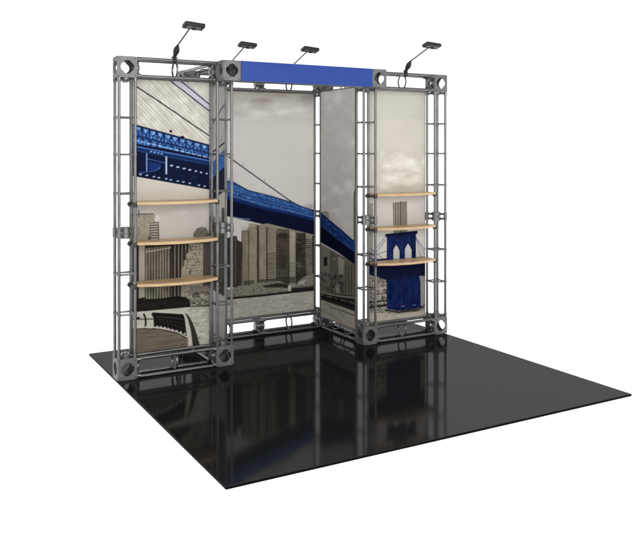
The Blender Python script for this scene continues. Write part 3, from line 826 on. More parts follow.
('poly',(116,112,96),[(2.707,.764),(2.552,.726),(2.552,.476),(2.707,.453)],1),
('poly',(172,166,144),[(2.552,.733),(2.437,.714),(2.456,.572),(2.538,.575)],1),
('poly',(150,142,118),[(2.65,.714),(2.594,.707),(2.594,.693),(2.65,.686)],1),
('poly',(126,115,98),[(2.437,.678),(2.169,.691),(2.169,.426),(2.437,.383)],1),
('stripe',(88,74,58),[(2.429,.672),(2.169,.691),(2.169,.426),(2.429,.385)],'v',.05,.4,.7),
('grid',(72,63,52),[(2.883,.802),(2.169,.691),(2.169,.453),(2.883,.37)],.03,.018,.75),
('speck',(58,50,42),[(2.883,.543),(2.429,.576),(2.429,.385),(2.883,.37)],130,.02,.009,.7),
('poly',(9,17,52),[(3.128,1.169),(2.897,1.111),(2.707,1.049),(2.497,.98),(2.323,.918),(2.232,.89),(2.094,.845),(2.094,.655),(2.232,.687),(2.538,.766),(2.883,.828),(3.128,.873)],1),
('poly',(36,72,142),[(3.128,1.169),(2.897,1.111),(2.707,1.049),(2.497,.98),(2.323,.918),(2.232,.89),(2.094,.845),(2.094,.76),(2.232,.803),(2.497,.877),(2.883,.992),(3.128,1.058)],1),
('speck',(110,150,200),[(3.128,1.169),(2.897,1.111),(2.707,1.049),(2.497,.98),(2.323,.918),(2.232,.89),(2.094,.845),(2.094,.76),(2.232,.803),(2.497,.877),(2.883,.992),(3.128,1.058)],160,.016,.006,.6),
('speck',(12,32,84),[(3.128,1.169),(2.897,1.111),(2.707,1.049),(2.497,.98),(2.323,.918),(2.232,.89),(2.094,.845),(2.094,.76),(2.232,.803),(2.497,.877),(2.883,.992),(3.128,1.058)],200,.016,.006,.7),
('line',(16,36,88),[(3.128,1.169),(2.897,1.111),(2.707,1.049),(2.497,.98),(2.323,.918),(2.232,.89),(2.094,.845)],.012,1),
('line',(18,40,100),[(3.128,1.117),(2.883,1.05),(2.497,.928),(2.232,.846),(2.094,.806)],.01,.8),
('line',(70,110,170),[(3.128,1.052),(2.883,.987),(2.497,.871),(2.232,.798),(2.094,.756)],.007,.7),
('poly',(66,56,45),[(3.128,.347),(2.823,.357),(2.232,.416),(2.094,.425),(2.094,.268),(2.232,.276),(2.883,.28),(3.128,.28)],1),
('blob',(176,166,146),(2.566,.425),.05,.045,.9),
('blob',(90,84,60),(2.736,.392),.06,.03,.8),
('blob',(150,140,122),(2.823,.429),.05,.03,.7),
('line',(160,150,132),[(3.128,.328),(2.883,.347),(2.538,.367),(2.232,.4),(2.094,.412)],.014,.9),
('line',(140,130,112),[(3.128,.31),(2.883,.324),(2.538,.337),(2.232,.349),(2.094,.353)],.01,.8),
('line',(30,24,20),[(3.128,.299),(2.883,.309),(2.538,.319),(2.232,.315),(2.094,.312)],.018,.9),
('speck',(36,29,24),[(2.883,.334),(2.232,.387),(2.232,.296),(2.883,.298)],70,.02,.01,.8),
('poly',(178,168,150),[(3.128,.268),(2.883,.275),(2.538,.277),(2.232,.276),(2.094,.273),(2.094,-.06),(3.128,-.29)],1),
('noise',14,.1,.02,[(3.128,.268),(2.883,.275),(2.538,.277),(2.232,.276),(2.094,.273),(2.094,-.06),(3.128,-.29)],0),
('line',(84,74,62),[(2.707,.234),(2.483,.241),(2.232,.24)],.01,.8),
('line',(84,74,62),[(2.823,.171),(2.538,.16)],.008,.5),
('speck',(112,103,92),[(3.128,.268),(2.883,.275),(2.538,.277),(2.232,.276),(2.094,.273),(2.094,-.06),(3.128,-.29)],260,.026,.003,.7),
],
'P5': [
('poly',(202,197,181),[(2.145,2.519),(3.153,2.577),(3.153,-.152),(2.145,-.027)],1),
('poly',(216,209,190),[(2.25,1.994),(3.094,2.01),(3.094,1.38),(2.25,1.399)],.5),
('poly',(206,203,196),[(2.25,1.323),(3.094,1.307),(3.094,.426),(2.25,.499)],1),
('noise',5,.2,.15,[(2.145,2.519),(3.153,2.577),(3.153,-.152),(2.145,-.027)],0),
('blob',(232,226,212),(2.428,1.682),.03,.04,.6),
('blob',(232,226,212),(2.626,1.64),.12,.05,.6),
('blob',(232,226,212),(2.51,1.6),.12,.04,.5),
('blob',(246,240,230),(2.745,1.596),.09,.06,.8),
('blob',(246,240,230),(2.626,1.576),.1,.05,.7),
('blob',(246,240,230),(2.814,1.532),.09,.05,.6),
('blob',(246,240,230),(2.493,1.564),.08,.05,.5),
('blob',(246,240,230),(2.543,1.453),.14,.05,.8),
('blob',(246,240,230),(2.728,1.422),.12,.04,.7),
('blob',(246,240,230),(2.461,1.386),.08,.04,.6),
('blob',(246,240,230),(2.831,1.448),.08,.04,.5),
('blob',(246,240,230),(2.66,1.493),.08,.02,.4),
('blob',(246,240,230),(2.9,1.602),.03,.06,.6),
('blob',(204,196,180),(2.796,1.49),.06,.015,.6),
('blob',(206,198,184),(2.576,1.508),.08,.012,.5),
('noise',7,.06,.03,[(2.395,1.715),(2.918,1.715),(2.918,1.319),(2.395,1.333)],0),
('poly',(142,135,118),[(2.551,1.232),(2.708,1.236),(2.718,.849),(2.56,.859)],1),
('stripe',(96,90,76),[(2.551,1.232),(2.708,1.236),(2.718,.849),(2.56,.859)],'v',.028,.4,.7),
('line',(88,82,70),[(2.637,1.236),(2.643,.854)],.012,.9),
('poly',(124,121,100),[(2.242,1.236),(2.339,1.232),(2.339,.491),(2.242,.5)],.7),
('poly',(142,134,120),[(2.25,.657),(3.035,.657),(3.035,.128),(2.25,.155)],1),
('speck',(66,56,46),[(2.294,.617),(2.496,.601),(2.496,.261),(2.294,.281)],110,.016,.012,.75),
('speck',(186,174,152),[(2.294,.617),(2.496,.601),(2.496,.261),(2.294,.281)],80,.014,.01,.7),
('stripe',(150,142,120),[(2.294,.635),(2.383,.629),(2.383,.46),(2.294,.468)],'v',.03,.5,.8),
('poly',(90,60,44),[(2.849,.671),(2.916,.656),(2.94,.586),(2.863,.6)],.8),
('line',(84,74,126),[(2.473,.924),(2.383,.835),(2.25,.741)],.006,.85),
('line',(84,74,126),[(2.473,.896),(2.383,.798),(2.25,.713)],.006,.85),
('line',(84,74,126),[(2.484,.791),(2.383,.769),(2.25,.76)],.006,.85),
('line',(84,74,126),[(2.25,.862),(2.383,.769),(2.484,.687)],.006,.85),
('line',(84,74,126),[(2.25,.825),(2.361,.743),(2.473,.669)],.006,.85),
('line',(84,74,126),[(2.809,.905),(2.868,.795),(2.988,.631)],.006,.85),
('line',(84,74,126),[(2.809,.905),(2.849,.768),(2.892,.638)],.006,.85),
('line',(84,74,126),[(2.809,.896),(2.94,.742),(3.035,.677)],.006,.85),
('poly',(14,24,66),[(2.25,.704),(2.383,.723),(2.496,.724),(2.809,.712),(3.035,.706),(3.035,.536),(2.94,.524),(2.849,.535),(2.496,.516),(2.383,.563),(2.25,.598)],1),
('speck',(40,70,140),[(2.25,.704),(2.383,.723),(2.496,.724),(2.809,.712),(3.035,.706),(3.035,.536),(2.94,.524),(2.849,.535),(2.496,.516),(2.383,.563),(2.25,.598)],60,.02,.006,.6),
('line',(40,66,140),[(2.25,.754),(2.339,.726),(2.473,.697)],.012,.9),
('poly',(24,44,108),[(2.484,.927),(2.811,.936),(2.811,.664),(2.849,.642),(2.484,.668)],1),
('poly',(18,28,72),[(2.468,.947),(2.83,.96),(2.83,.935),(2.811,.925),(2.484,.916),(2.468,.924)],1),
('poly',(192,194,198),[(2.555,.711),(2.553,.787),(2.569,.816),(2.589,.84),(2.61,.813),(2.626,.782),(2.628,.709)],1),
('poly',(192,194,198),[(2.684,.709),(2.684,.788),(2.7,.819),(2.721,.845),(2.743,.817),(2.761,.783),(2.764,.708)],1),
('line',(60,80,150),[(2.589,.832),(2.592,.708)],.006,.4),
('line',(60,80,150),[(2.721,.837),(2.724,.706)],.006,.4),
('poly',(90,110,170),[(2.693,.647),(2.764,.654),(2.764,.607),(2.714,.603)],.6),
('poly',(15,34,98),[(2.48,.531),(2.849,.55),(2.863,.476),(2.868,.242),(2.797,.226),(2.61,.23),(2.484,.262)],1),
('poly',(14,24,66),[(2.383,.676),(2.94,.654),(2.849,.531),(2.496,.514)],1),
('stripe',(24,44,108),[(2.491,.522),(2.849,.539),(2.859,.243),(2.491,.257)],'v',.085,.45,.6),
('line',(14,26,80),[(2.67,.521),(2.675,.227)],.012,.9),
('stripe',(12,22,60),[(2.484,.927),(2.811,.936),(2.811,.664),(2.484,.668)],'h',.012,.3,.35),
('speck',(46,80,166),[(2.484,.927),(2.811,.936),(2.811,.664),(2.484,.668)],420,.005,.004,.5),
('speck',(8,15,44),[(2.484,.927),(2.811,.936),(2.811,.664),(2.484,.668)],420,.006,.004,.5),
('noise',12,.04,.06,[(2.484,.927),(2.811,.936),(2.811,.664),(2.484,.668)],0),
('stripe',(12,22,60),[(2.48,.531),(2.849,.55),(2.868,.242),(2.61,.23),(2.484,.262)],'h',.012,.3,.35),
('speck',(46,80,166),[(2.48,.531),(2.849,.55),(2.868,.242),(2.61,.23),(2.484,.262)],420,.005,.004,.5),
('speck',(8,15,44),[(2.48,.531),(2.849,.55),(2.868,.242),(2.61,.23),(2.484,.262)],420,.006,.004,.5),
('noise',12,.04,.06,[(2.48,.531),(2.849,.55),(2.868,.242),(2.61,.23),(2.484,.262)],0),
('poly',(192,194,198),[(2.555,.711),(2.553,.787),(2.569,.816),(2.589,.84),(2.61,.813),(2.626,.782),(2.628,.709)],1),
('poly',(192,194,198),[(2.684,.709),(2.684,.788),(2.7,.819),(2.721,.845),(2.743,.817),(2.761,.783),(2.764,.708)],1),
('line',(40,70,156),[(2.5,.894),(2.5,.686)],.006,.7),
('line',(40,70,156),[(2.656,.895),(2.656,.703)],.006,.6),
('line',(10,18,50),[(2.797,.916),(2.802,.674)],.01,.8),
('line',(10,18,50),[(2.555,.79),(2.555,.714)],.005,.8),
('line',(10,18,50),[(2.628,.786),(2.628,.709)],.005,.8),
('line',(10,18,50),[(2.684,.782),(2.684,.705)],.005,.8),
('line',(10,18,50),[(2.764,.777),(2.764,.7)],.005,.8),
('line',(44,76,160),[(2.491,.515),(2.496,.27)],.007,.6),
('line',(44,76,160),[(2.587,.499),(2.592,.251)],.006,.5),
('line',(150,164,196),[(2.645,.268),(2.679,.267)],.006,.7),
('line',(150,164,196),[(2.773,.265),(2.809,.266)],.006,.7),
('poly',(40,36,36),[(2.464,.26),(2.61,.226),(2.82,.224),(2.892,.252),(2.902,.239),(2.82,.208),(2.61,.211),(2.464,.245)],.85),
('speck',(50,44,40),[(2.294,.328),(2.484,.318),(2.61,.23),(3.013,.277),(3.013,.208),(2.82,.189),(2.473,.214),(2.294,.244)],160,.014,.005,.7),
('line',(50,40,34),[(2.25,.341),(2.484,.337)],.014,.9),
('line',(40,32,28),[(2.25,.295),(2.484,.296)],.02,.9),
('poly',(182,172,154),[(2.25,.245),(2.473,.225),(2.61,.199),(2.82,.197),(3.035,.241),(3.035,-.01),(2.25,.081)],1),
('noise',14,.1,.012,[(2.25,.245),(2.473,.225),(2.61,.199),(2.82,.197),(3.035,.241),(3.035,-.01),(2.25,.081)],0),
('speck',(120,110,94),[(2.25,.245),(2.473,.225),(2.61,.199),(2.82,.197),(3.035,.241),(3.035,-.01),(2.25,.081)],40,.03,.004,.7),
],
}

def smooth_noise(h, w, ny, nx, seed):
    rs = np.random.RandomState(seed); tot = np.zeros((h, w)); amp = 1.0; sm = 0
    for o in range(4):
        gy, gx = int(max(2, ny*2**o))+2, int(max(2, nx*2**o))+2
        g = rs.rand(gy, gx)*2-1
        yy = np.linspace(0, gy-2.001, h); xx = np.linspace(0, gx-2.001, w)
        y0 = yy.astype(int); x0 = xx.astype(int); fy = (yy-y0)[:, None]; fx = (xx-x0)[None]
        fy = fy*fy*(3-2*fy); fx = fx*fx*(3-2*fx)
        a = g[y0][:, x0]; b = g[y0][:, x0+1]; c = g[y0+1][:, x0]; d = g[y0+1][:, x0+1]
        tot += amp*((a*(1-fx)+b*fx)*(1-fy)+(c*(1-fx)+d*fx)*fy); sm += amp; amp *= .55
    return tot/sm

class Canvas:
    """ink raster in panel coordinates: s along the panel, z up"""
    def __init__(s, s0, s1, z0, z1, step):
        s.s0, s.z0, s.st = s0, z0, step
        s.w = int(round((s1-s0)/step)); s.h = int(round((z1-z0)/step))
        s.X = s0+(np.arange(s.w)+.5)*(s1-s0)/s.w; s.Z = z0+(np.arange(s.h)+.5)*(z1-z0)/s.h
        s.im = np.zeros((s.h, s.w, 3)); s.rs = np.random.RandomState(5)
    def win(s, x0, x1, z0, z1):
        a = np.searchsorted(s.X, x0); b = np.searchsorted(s.X, x1); c = np.searchsorted(s.Z, z0); d = np.searchsorted(s.Z, z1)
        return slice(c, d), slice(a, b)
    def blend(s, wz, wx, k, rgb):
        k = k[..., None]; s.im[wz, wx] = s.im[wz, wx]*(1-k)+np.array(rgb, float)*k
    def mask(s, pts):
        xs = [p[0] for p in pts]; zs = [p[1] for p in pts]
        wz, wx = s.win(min(xs), max(xs), min(zs), max(zs))
        X = s.X[wx][None]; Z = s.Z[wz][:, None]
        k = np.zeros((Z.shape[0], X.shape[1]), bool)
        n = len(pts)
        for i in range(n):
            (xa, za), (xb, zb) = pts[i], pts[(i+1) % n]
            if za == zb: continue
            k ^= ((za > Z) != (zb > Z)) & (X < (xb-xa)*(Z-za)/(zb-za)+xa)
        return wz, wx, k
    def poly(s, rgb, pts, a=1):
        wz, wx, k = s.mask(pts); s.blend(wz, wx, k*a, rgb)
    def stripe(s, rgb, pts, ax, per, duty, a=1):
        wz, wx, k = s.mask(pts)
        t = (s.X[wx][None] if ax == 'v' else s.Z[wz][:, None])/per
        k = k & ((t % 1.0) < duty); s.blend(wz, wx, k*a, rgb)
    def noise(s, amp, sx, sz, pts, seed=0):
        wz, wx, k = s.mask(pts)
        if k.size == 0: return
        n = smooth_noise(k.shape[0], k.shape[1], k.shape[0]*s.st/sz, k.shape[1]*s.st/sx, 11+seed+int(amp))
        s.im[wz, wx] += (n*amp*1.6*k)[..., None]
    def line(s, rgb, pts, w, a=1):
        for (xa, za), (xb, zb) in zip(pts[:-1], pts[1:]):
            wz, wx = s.win(min(xa, xb)-w, max(xa, xb)+w, min(za, zb)-w, max(za, zb)+w)
            X = s.X[wx][None]; Z = s.Z[wz][:, None]
            if X.size == 0 or Z.size == 0: continue
            dx, dz = xb-xa, zb-za; l2 = dx*dx+dz*dz+1e-12
            t = np.clip(((X-xa)*dx+(Z-za)*dz)/l2, 0, 1)
            d = np.hypot(X-xa-t*dx, Z-za-t*dz)
            k = np.clip((w/2-d)/s.st+.5, 0, 1); s.blend(wz, wx, k*a, rgb)
    def blob(s, rgb, p, rx, rz, a=1):
        wz, wx = s.win(p[0]-rx*1.5, p[0]+rx*1.5, p[1]-rz*1.5, p[1]+rz*1.5)
        X = s.X[wx][None]; Z = s.Z[wz][:, None]
        if X.size == 0 or Z.size == 0: return
        d = ((X-p[0])/rx)**2+((Z-p[1])/rz)**2
        d0 = d.copy()
        if rx > .028:
            n = smooth_noise(Z.shape[0], X.shape[1], 5, 5, int(abs(p[0]*1000)))
            d = d*(1+.9*n); k = np.exp(-d*1.6)*(d < 4)*np.clip(1+.8*n, 0, 1)
            k = k*np.clip((1.45-np.sqrt(d0))*2, 0, 1)
        else:
            k = np.clip((1.15-d)*2, 0, 1)
        s.blend(wz, wx, k*a, rgb)
    def speck(s, rgb, pts, n, rx, rz, a=1):
        xs = [p[0] for p in pts]; zs = [p[1] for p in pts]
        wz, wx, k = s.mask(pts); acc = np.zeros(k.shape)
        X = s.X[wx]; Z = s.Z[wz]
        if not len(X) or not len(Z): return
        for i in range(n):
            x = s.rs.uniform(min(xs), max(xs)); z = s.rs.uniform(min(zs), max(zs))
            f = s.rs.uniform(.5, 1.4); g = s.rs.uniform(.5, 1.3)
            i0, i1 = np.searchsorted(X, (x-rx*f, x+rx*f)); j0, j1 = np.searchsorted(Z, (z-rz*g, z+rz*g))
            if i1 <= i0 or j1 <= j0: continue
            e = 1.35-((X[None, i0:i1]-x)/(rx*f))**2-((Z[j0:j1, None]-z)/(rz*g))**2
            acc[j0:j1, i0:i1] = np.maximum(acc[j0:j1, i0:i1], np.clip(e*1.3, 0, 1)*s.rs.uniform(.4, 1))
        s.blend(wz, wx, acc*k*a, rgb)
    def grid(s, rgb, pts, px, pz, a=1):
        """window grid: dark panes px x pz apart, each pane its own tone"""
        wz, wx, k = s.mask(pts)
        X = s.X[wx][None]; Z = s.Z[wz][:, None]
        if X.size == 0 or Z.size == 0: return
        ix = np.floor((X-s.X[0])/px).astype(int); iz = np.floor((Z-s.Z[0])/pz).astype(int)
        tone = s.rs.rand(500, 700)[iz % 500, ix % 700]
        m = ((X/px % 1) < .62) & ((Z/pz % 1) < .6)
        s.blend(wz, wx, k*m*a*(.45+.55*tone), rgb)
    def run(s, ops):
        for o in ops:
            f = getattr(s, o[0])
            if o[0] == 'line': f(o[1], o[2], o[3], o[4])
            elif o[0] == 'noise': f(o[1], o[2], o[3], o[4], o[5])
            else: f(*o[1:])
    def result(s, k):
        # photographic grain and tone: fine luminance noise, a touch less colour in the sepia, deeper shadows
        g = s.rs.randn(s.h//3+2, s.w//3+2).repeat(3, 0).repeat(3, 1)[:s.h, :s.w]*2.0
        g += smooth_noise(s.h, s.w, s.h*s.st/.02, s.w*s.st/.02, 77)*6
        s.im = s.im*(1+(g/150)[..., None]*np.clip(1.9-s.im.mean(2, keepdims=True)/120, .35, 1.3))
        lum = s.im.mean(2, keepdims=True); blue = (s.im[..., 2:3]-s.im[..., 0:1]) > 14
        s.im = np.where(blue, lum+(s.im-lum)*1.02, lum+(s.im-lum)*.66)
        t = np.clip(lum/255, .001, 1); t2 = t-.085*np.sin(2*PI*np.clip(t/.78, 0, 1))*(1-t); s.im = s.im*np.clip(t2/t, .74, 1.15)
        h, w = s.h//k*k, s.w//k*k
        im = s.im[:h, :w].reshape(h//k, k, w//k, k, 3).mean((1, 3))
        im = np.clip(im, 0, 255)/255
        return np.where(im <= .04045, im/12.92, ((im+.055)/1.055)**2.4)

def printed_panel(key, label, axis, plane, s0, s1, z0, z1, out_sign, th=.004):
    """flat fabric print: front and back sheets of small quads carrying the ink, th apart, joined by a hem"""
    cv = Canvas(s0, s1, z0, z1, {'P1': .0014, 'P5': .0016}.get(key, .002)); cv.run(ART[key]); img = cv.result(2)*INK
    h, w = img.shape[:2]
    root = empty('printed_panel', ((s0+s1)/2, plane, z0) if axis == 'x' else (plane, (s0+s1)/2, z0))
    tag(root, label, 'display panel')
    xs = np.linspace(-(s1-s0)/2, (s1-s0)/2, w+1); zs = np.linspace(0, z1-z0, h+1)
    # sample ink at the grid's nodes
    pad = np.pad(img, ((1, 1), (1, 1), (0, 0)), 'edge')
    node = (pad[1:, 1:]+pad[:-1, 1:]+pad[1:, :-1]+pad[:-1, :-1])/4
    SX, SZ = np.meshgrid(xs, zs)
    sheets, faces, cols_ = [], [], []
    base = 0
    fine_back = key == 'P2'
    for side in (0, 1):
        st = 1 if (side == 1) == fine_back else 3          # the side nobody sees closely is woven three times coarser
        ci = np.unique(np.append(np.arange(0, w+1, st), w)); cj = np.unique(np.append(np.arange(0, h+1, st), h))
        X_, Z_, N_ = SX[np.ix_(cj, ci)], SZ[np.ix_(cj, ci)], node[np.ix_(cj, ci)]
        hh, ww = len(cj)-1, len(ci)-1
        j, i = np.meshgrid(np.arange(hh), np.arange(ww), indexing='ij')
        q = np.stack([j*(ww+1)+i, j*(ww+1)+i+1, (j+1)*(ww+1)+i+1, (j+1)*(ww+1)+i], -1).reshape(-1, 4)
        off = np.full(X_.shape, out_sign*(th/2 if side == 0 else -th/2))
        co = np.stack([X_, off, Z_] if axis == 'x' else [off, X_, Z_], -1).reshape(-1, 3)
        sheets.append(co); f = q+base
        faces.append(f if side == 0 else f[:, ::-1]); cols_.append(N_.reshape(-1, 3)); base += co.shape[0]
    co = np.concatenate(sheets); fc = np.concatenate(faces); cc = np.concatenate(cols_)
    me = bpy.data.meshes.new('print_sheet')
    me.vertices.add(len(co)); me.vertices.foreach_set('co', co.ravel().astype(np.float32))
    me.loops.add(len(fc)*4); me.loops.foreach_set('vertex_index', fc.ravel().astype(np.int32))
    me.polygons.add(len(fc)); me.polygons.foreach_set('loop_start', (np.arange(len(fc))*4).astype(np.int32))
    me.update(calc_edges=True)
    at = me.color_attributes.new('ink', 'FLOAT_COLOR', 'POINT')
    at.data.foreach_set('color', np.concatenate([cc, np.ones((len(cc), 1))], 1).ravel().astype(np.float32))
    me.materials.append(M['fabric']); me.validate()
    o = bpy.data.objects.new('print_sheet', me); COL.objects.link(o); o.parent = root
    # hem: thin dark edging bar round the sheet
    bm = bmesh.new(); a = (s1-s0)/2; t = th/2+.0012; e = .004
    for (u0, u1, v0, v1) in ((-a-e, -a+.001, -e, z1-z0+e), (a-.001, a+e, -e, z1-z0+e), (-a+.001, a-.001, -e, .001), (-a+.001, a-.001, z1-z0-.001, z1-z0+e)):
        if axis == 'x': box(bm, u0, u1, -t, t, v0, v1)
        else: box(bm, -t, t, u0, u1, v0, v1)
    obj('hem', bm, M['hem'], root, smooth=False)
    return root

INK = 1.0
PZ0, PZ1 = .152, 2.262
# the return print beside the left bay continues the band of bridge from the left bay to the back bay
def side_print():
    P = lambda *v: [(YF+W+.0+f*(YB-YF-W), z) for f, z in v]
    ops = [('poly', (176, 170, 160), P((-.2, 0), (1.2, 0), (1.2, 3), (-.2, 3)), 1), ('noise', 8, .12, .06, P((0, 0), (1, 0), (1, 3), (0, 3)), 3)]
    for k in range(-4, 14):
        ops.append(('line', (96, 90, 86), P((.12*k-.1, 2.3), (.12*k+.55, 1.5)), .006, .7))
    ops.append(('line', (50, 44, 60), P((0, 1.79), (1, 1.60)), .014, 1))
    ops.append(('line', (50, 44, 60), P((0, 2.12), (1, 1.75)), .012, 1))
    ops.append(('poly', (12, 22, 56), P((-.1, 1.77), (1.1, 1.45), (1.1, 1.15), (-.1, 1.42)), 1))
    ops.append(('poly', (56, 100, 170), P((-.1, 1.77), (1.1, 1.45), (1.1, 1.34), (-.1, 1.62)), 1))
    ops.append(('speck', (18, 40, 96), P((0, 1.77), (1, 1.45), (1, 1.34), (0, 1.62)), 160, .014, .008, .8))
    ops.append(('poly', (92, 84, 72), P((-.1, 1.22), (.18, 1.24), (.18, 1.12), (.45, 1.10), (.45, 1.15), (.8, 1.15), (.8, 1.0), (1.1, .98), (1.1, .55), (-.1, .5)), 1))
    ops.append(('stripe', (62, 54, 46), P((0, 1.15), (1, 1.15), (1, .6), (0, .6)), 'v', .06, .4, .7))
    ops.append(('speck', (48, 40, 34), P((0, .66), (1, .66), (1, .5), (0, .5)), 120, .02, .012, .8))
    ops.append(('poly', (170, 162, 148), P((-.1, .5), (1.1, .56), (1.1, 0), (-.1, 0)), 1))
    ops.append(('noise', 12, .1, .014, P((0, .5), (1, .5), (1, 0), (0, 0)), 2))
    return ops
ART['P2'] = side_print()

GR = None
printed_panel('P1', 'tall print of blue bridge girders, suspension wires and a boardwalk behind the left shelves', 'x', YF+W+.002, XA+W+.006, XB-.004, PZ0, PZ1, -1)
printed_panel('P2', 'narrow side print seen from behind, edge-on between the left bay and the wide print', 'y', XB+W+.003, YF+W+.008, YB-.008, PZ0, PZ1, 1)
printed_panel('P3', 'widest print, blue bridge crossing a sepia skyline, in the recessed back bay', 'x', YB+W-.012, XB+W+.006, XE+.002, PZ0, PZ1, -1)
printed_panel('P4', 'angled side print of bridge deck sloping down to the right, right of the widest print', 'y', XE-.003, YF+W-.012, YB-.020, .118, PZ1+.01, -1)
printed_panel('P5', 'tall print of a blue bridge tower with two pointed arches behind the right shelves', 'x', YF+W+.002, XE+W+.006, XF-.004, PZ0, PZ1, -1)

# ------------------------------------------------------------------ shelves
def shelf_proto():
    """board between two front rails: straight at the back, bowed at the front. origin: back left of the bay, top surface at z=0"""
    Ls = XB-XA-W                  # bay width
    root = empty('shelf', (0, 0, 0))
    x0, x1 = -.004, Ls+.010
    yb, yf = W-.012, -.008        # back edge, front corners
    bow = .085; n = 28; th = .021
    out = [(x0, yb), (x0, yf)]
    for k in range(1, n):
        t = k/n; out.append((x0+(x1-x0)*t, yf-bow*math.sin(PI*t)**.85))
    out += [(x1, yf), (x1, yb)]
    bm = bmesh.new()
    vt = [bm.verts.new((x, y, 0)) for x, y in out]; f = bm.faces.new(vt)
    r = bmesh.ops.extrude_face_region(bm, geom=[f])
    for v in [g for g in r['geom'] if isinstance(g, bmesh.types.BMVert)]: v.co.z = -th
    es = [e for e in bm.edges if abs(e.verts[0].co.z-e.verts[1].co.z) < 1e-6]
    bmesh.ops.bevel(bm, geom=es, offset=.004, segments=2, affect='EDGES')
    obj('board', bm, M['wood'], root)
    for s in (0, 1):
        bm = bmesh.new(); xr = (-RI-.002 if s == 0 else Ls+RI)
        box(bm, xr-.006, xr+.006, RI, W-RI, -.032, -.020)
        for y in (RI, W-RI):
            tube(bm, (xr, y, -.040), (xr, y, -.004), .0175, n=14)
        tube(bm, (xr-.024, W-RI, -.022), (xr+.020, W-RI, -.022), .0095, n=10)
        obj('bracket', bm, M['dark'], root)
    return root
sh0 = shelf_proto()
shl = []
for bay, xs, name in (('left', XA+W, 'left'), ('right', XE+W, 'right')):
    for z, nm in ((1.325, 'top'), (1.023, 'middle'), (.710, 'bottom')):
        if name == 'left': lab = {'top': 'highest light wood shelf under the blue girders in the left bay', 'middle': 'middle light wood shelf of three in the left bay with the boardwalk print', 'bottom': 'lowest light wood shelf above the boardwalk print in the left bay'}[nm]
        else: lab = {'top': 'highest light wood shelf below printed clouds in the right bay', 'middle': 'middle light wood shelf just above the printed bridge tower in the right bay', 'bottom': 'lowest light wood shelf across the arches of the printed bridge tower'}[nm]
        o = sh0 if not shl else copy_tree(sh0)
        o.location = (xs, YF, z); tag(o, lab, 'shelf', 'bowed wooden shelves in the two side bays'); shl.append(o)

# ------------------------------------------------------------------ spotlights
def light_proto():
    root = empty('display_light', (0, 0, 0))      # origin: centre of the chord the light is clamped on; leans to -y
    bm = bmesh.new()
    ring(bm, (0, 0, 0), 'x', .0175, .0065, flat=2.2)
    box(bm, -.012, .012, -.011, .011, .014, .040, .003)
    tube(bm, (-.022, 0, .024), (.024, 0, .024), .006, n=10)
    obj('clamp', bm, M['black'], root)
    k0 = Vector((0, -.010, .036)); k1 = Vector((0, -.082, .112)); tip = Vector((0, -.350, .203))
    bm = bmesh.new()
    tube(bm, k0, k0.lerp(k1, .4), .013, .024, n=18); tube(bm, k0.lerp(k1, .4), k0.lerp(k1, .62), .024, .023, n=18); tube(bm, k0.lerp(k1, .62), k1, .023, .008, n=18)
    obj('knuckle', bm, M['black'], root)
    bm = bmesh.new(); tube(bm, k1, tip, .0055, n=12); obj('arm', bm, M['dark'], root)
    # head: a wide flat lamp, its face tilted down to the panels
    bm = bmesh.new()
    box(bm, -.077, .077, -.042, .042, -.015, .015, .009)
    tube(bm, (-.014, .0, -.026), (.014, .0, -.026), .008, n=10)
    h = obj('lamp_head', bm, M['black'], root, tip+Vector((.026, -.010, .018)))
    h.rotation_euler = (math.radians(-14), math.radians(4), 0)
    bm = bmesh.new(); box(bm, -.056, .056, -.024, .024, -.0170, -.0145, .001); obj('lens', bm, M['glass'], h)
    return root
lp = light_proto()
ZC = H-RI
for k, (x, y, lab) in enumerate(((.437, YF+RI, 'black arm light clamped on top of the left bay'),
                                 (1.205, YB+RI, 'black arm light sticking up behind the left end of the blue header'),
                                 (1.820, YB+RI, 'black arm light sticking up behind the middle of the blue header'),
                                 (2.600, YF+RI, 'black arm light clamped on top of the right bay'))):
    o = lp if k == 0 else copy_tree(lp)
    o.location = (x, y, ZC); tag(o, lab, 'spotlight', 'black display lights along the top')

# ------------------------------------------------------------------ light and surroundings
w = bpy.data.worlds.new('World'); SC.world = w; w.use_nodes = True
nt = w.node_tree; bg = nt.nodes['Background']
tc = nt.nodes.new('ShaderNodeTexCoord'); sep = nt.nodes.new('ShaderNodeSeparateXYZ')
nt.links.new(tc.outputs['Generated'], sep.inputs[0])
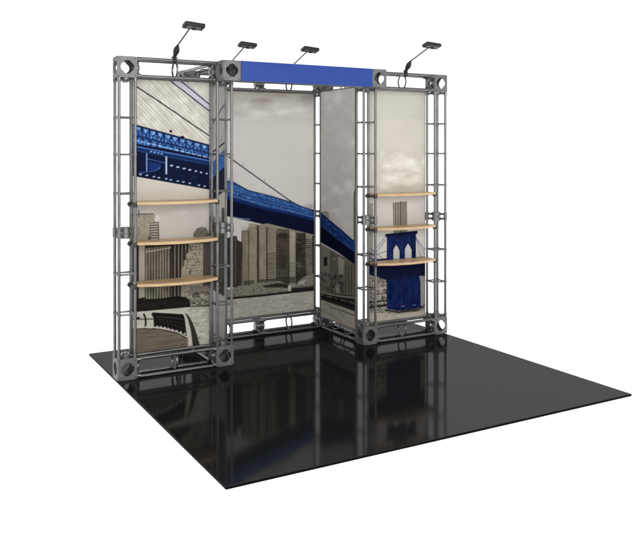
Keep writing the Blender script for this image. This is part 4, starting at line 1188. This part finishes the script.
# a white sweep behind and under the stand, dimmer studio overhead and on its left and behind the photographer
zr = nt.nodes.new('ShaderNodeMapRange'); zr.interpolation_type = 'SMOOTHSTEP'
zr.inputs[1].default_value = .12; zr.inputs[2].default_value = .55; zr.inputs[3].default_value = 1.0; zr.inputs[4].default_value = .42
nt.links.new(sep.outputs['Z'], zr.inputs[0])
dt = nt.nodes.new('ShaderNodeVectorMath'); dt.operation = 'DOT_PRODUCT'; dt.inputs[1].default_value = (.62, .78, 0)
nt.links.new(tc.outputs['Generated'], dt.inputs[0])
xr = nt.nodes.new('ShaderNodeMapRange'); xr.interpolation_type = 'SMOOTHSTEP'
xr.inputs[1].default_value = -.35; xr.inputs[2].default_value = .45; xr.inputs[3].default_value = .90; xr.inputs[4].default_value = 1.0
nt.links.new(dt.outputs['Value'], xr.inputs[0])
mu = nt.nodes.new('ShaderNodeMath'); mu.operation = 'MULTIPLY'
nt.links.new(zr.outputs[0], mu.inputs[0]); nt.links.new(xr.outputs[0], mu.inputs[1])
m2 = nt.nodes.new('ShaderNodeMath'); m2.operation = 'MULTIPLY'; m2.inputs[1].default_value = 1.3
nt.links.new(mu.outputs[0], m2.inputs[0]); nt.links.new(m2.outputs[0], bg.inputs['Strength'])
bg.inputs['Color'].default_value = (1, 1, 1, 1)

def area(name, loc, target, size, power, col=(1, 1, 1)):
    l = bpy.data.lights.new(name, 'AREA'); l.shape = 'SQUARE'; l.size = size; l.energy = power; l.color = col
    o = bpy.data.objects.new(name, l); COL.objects.link(o); o.location = loc
    o.rotation_euler = (Vector(target)-Vector(loc)).to_track_quat('-Z', 'Y').to_euler()
    return o
area('key_light', (.9, -4.6, 2.9), (1.5, 2.8, 1.3), 2.6, 165, (1, .985, .955))

# ------------------------------------------------------------------ camera
cam = bpy.data.cameras.new('camera'); co = bpy.data.objects.new('camera', cam); COL.objects.link(co); SC.camera = co
co.location = (-1.52202795, -3.77114938, 1.71825637)
co.rotation_euler = (PI/2, 0, -.527172521)
cam.sensor_fit = 'HORIZONTAL'; cam.sensor_width = 36; cam.lens = 790.219911/640*36
cam.shift_x = -20/640; cam.shift_y = -(266.5-149.646522)/640
cam.clip_end = 100
SC.view_settings.view_transform = 'Standard'; SC.view_settings.look = 'None'; SC.view_settings.exposure = 0; SC.view_settings.gamma = 1
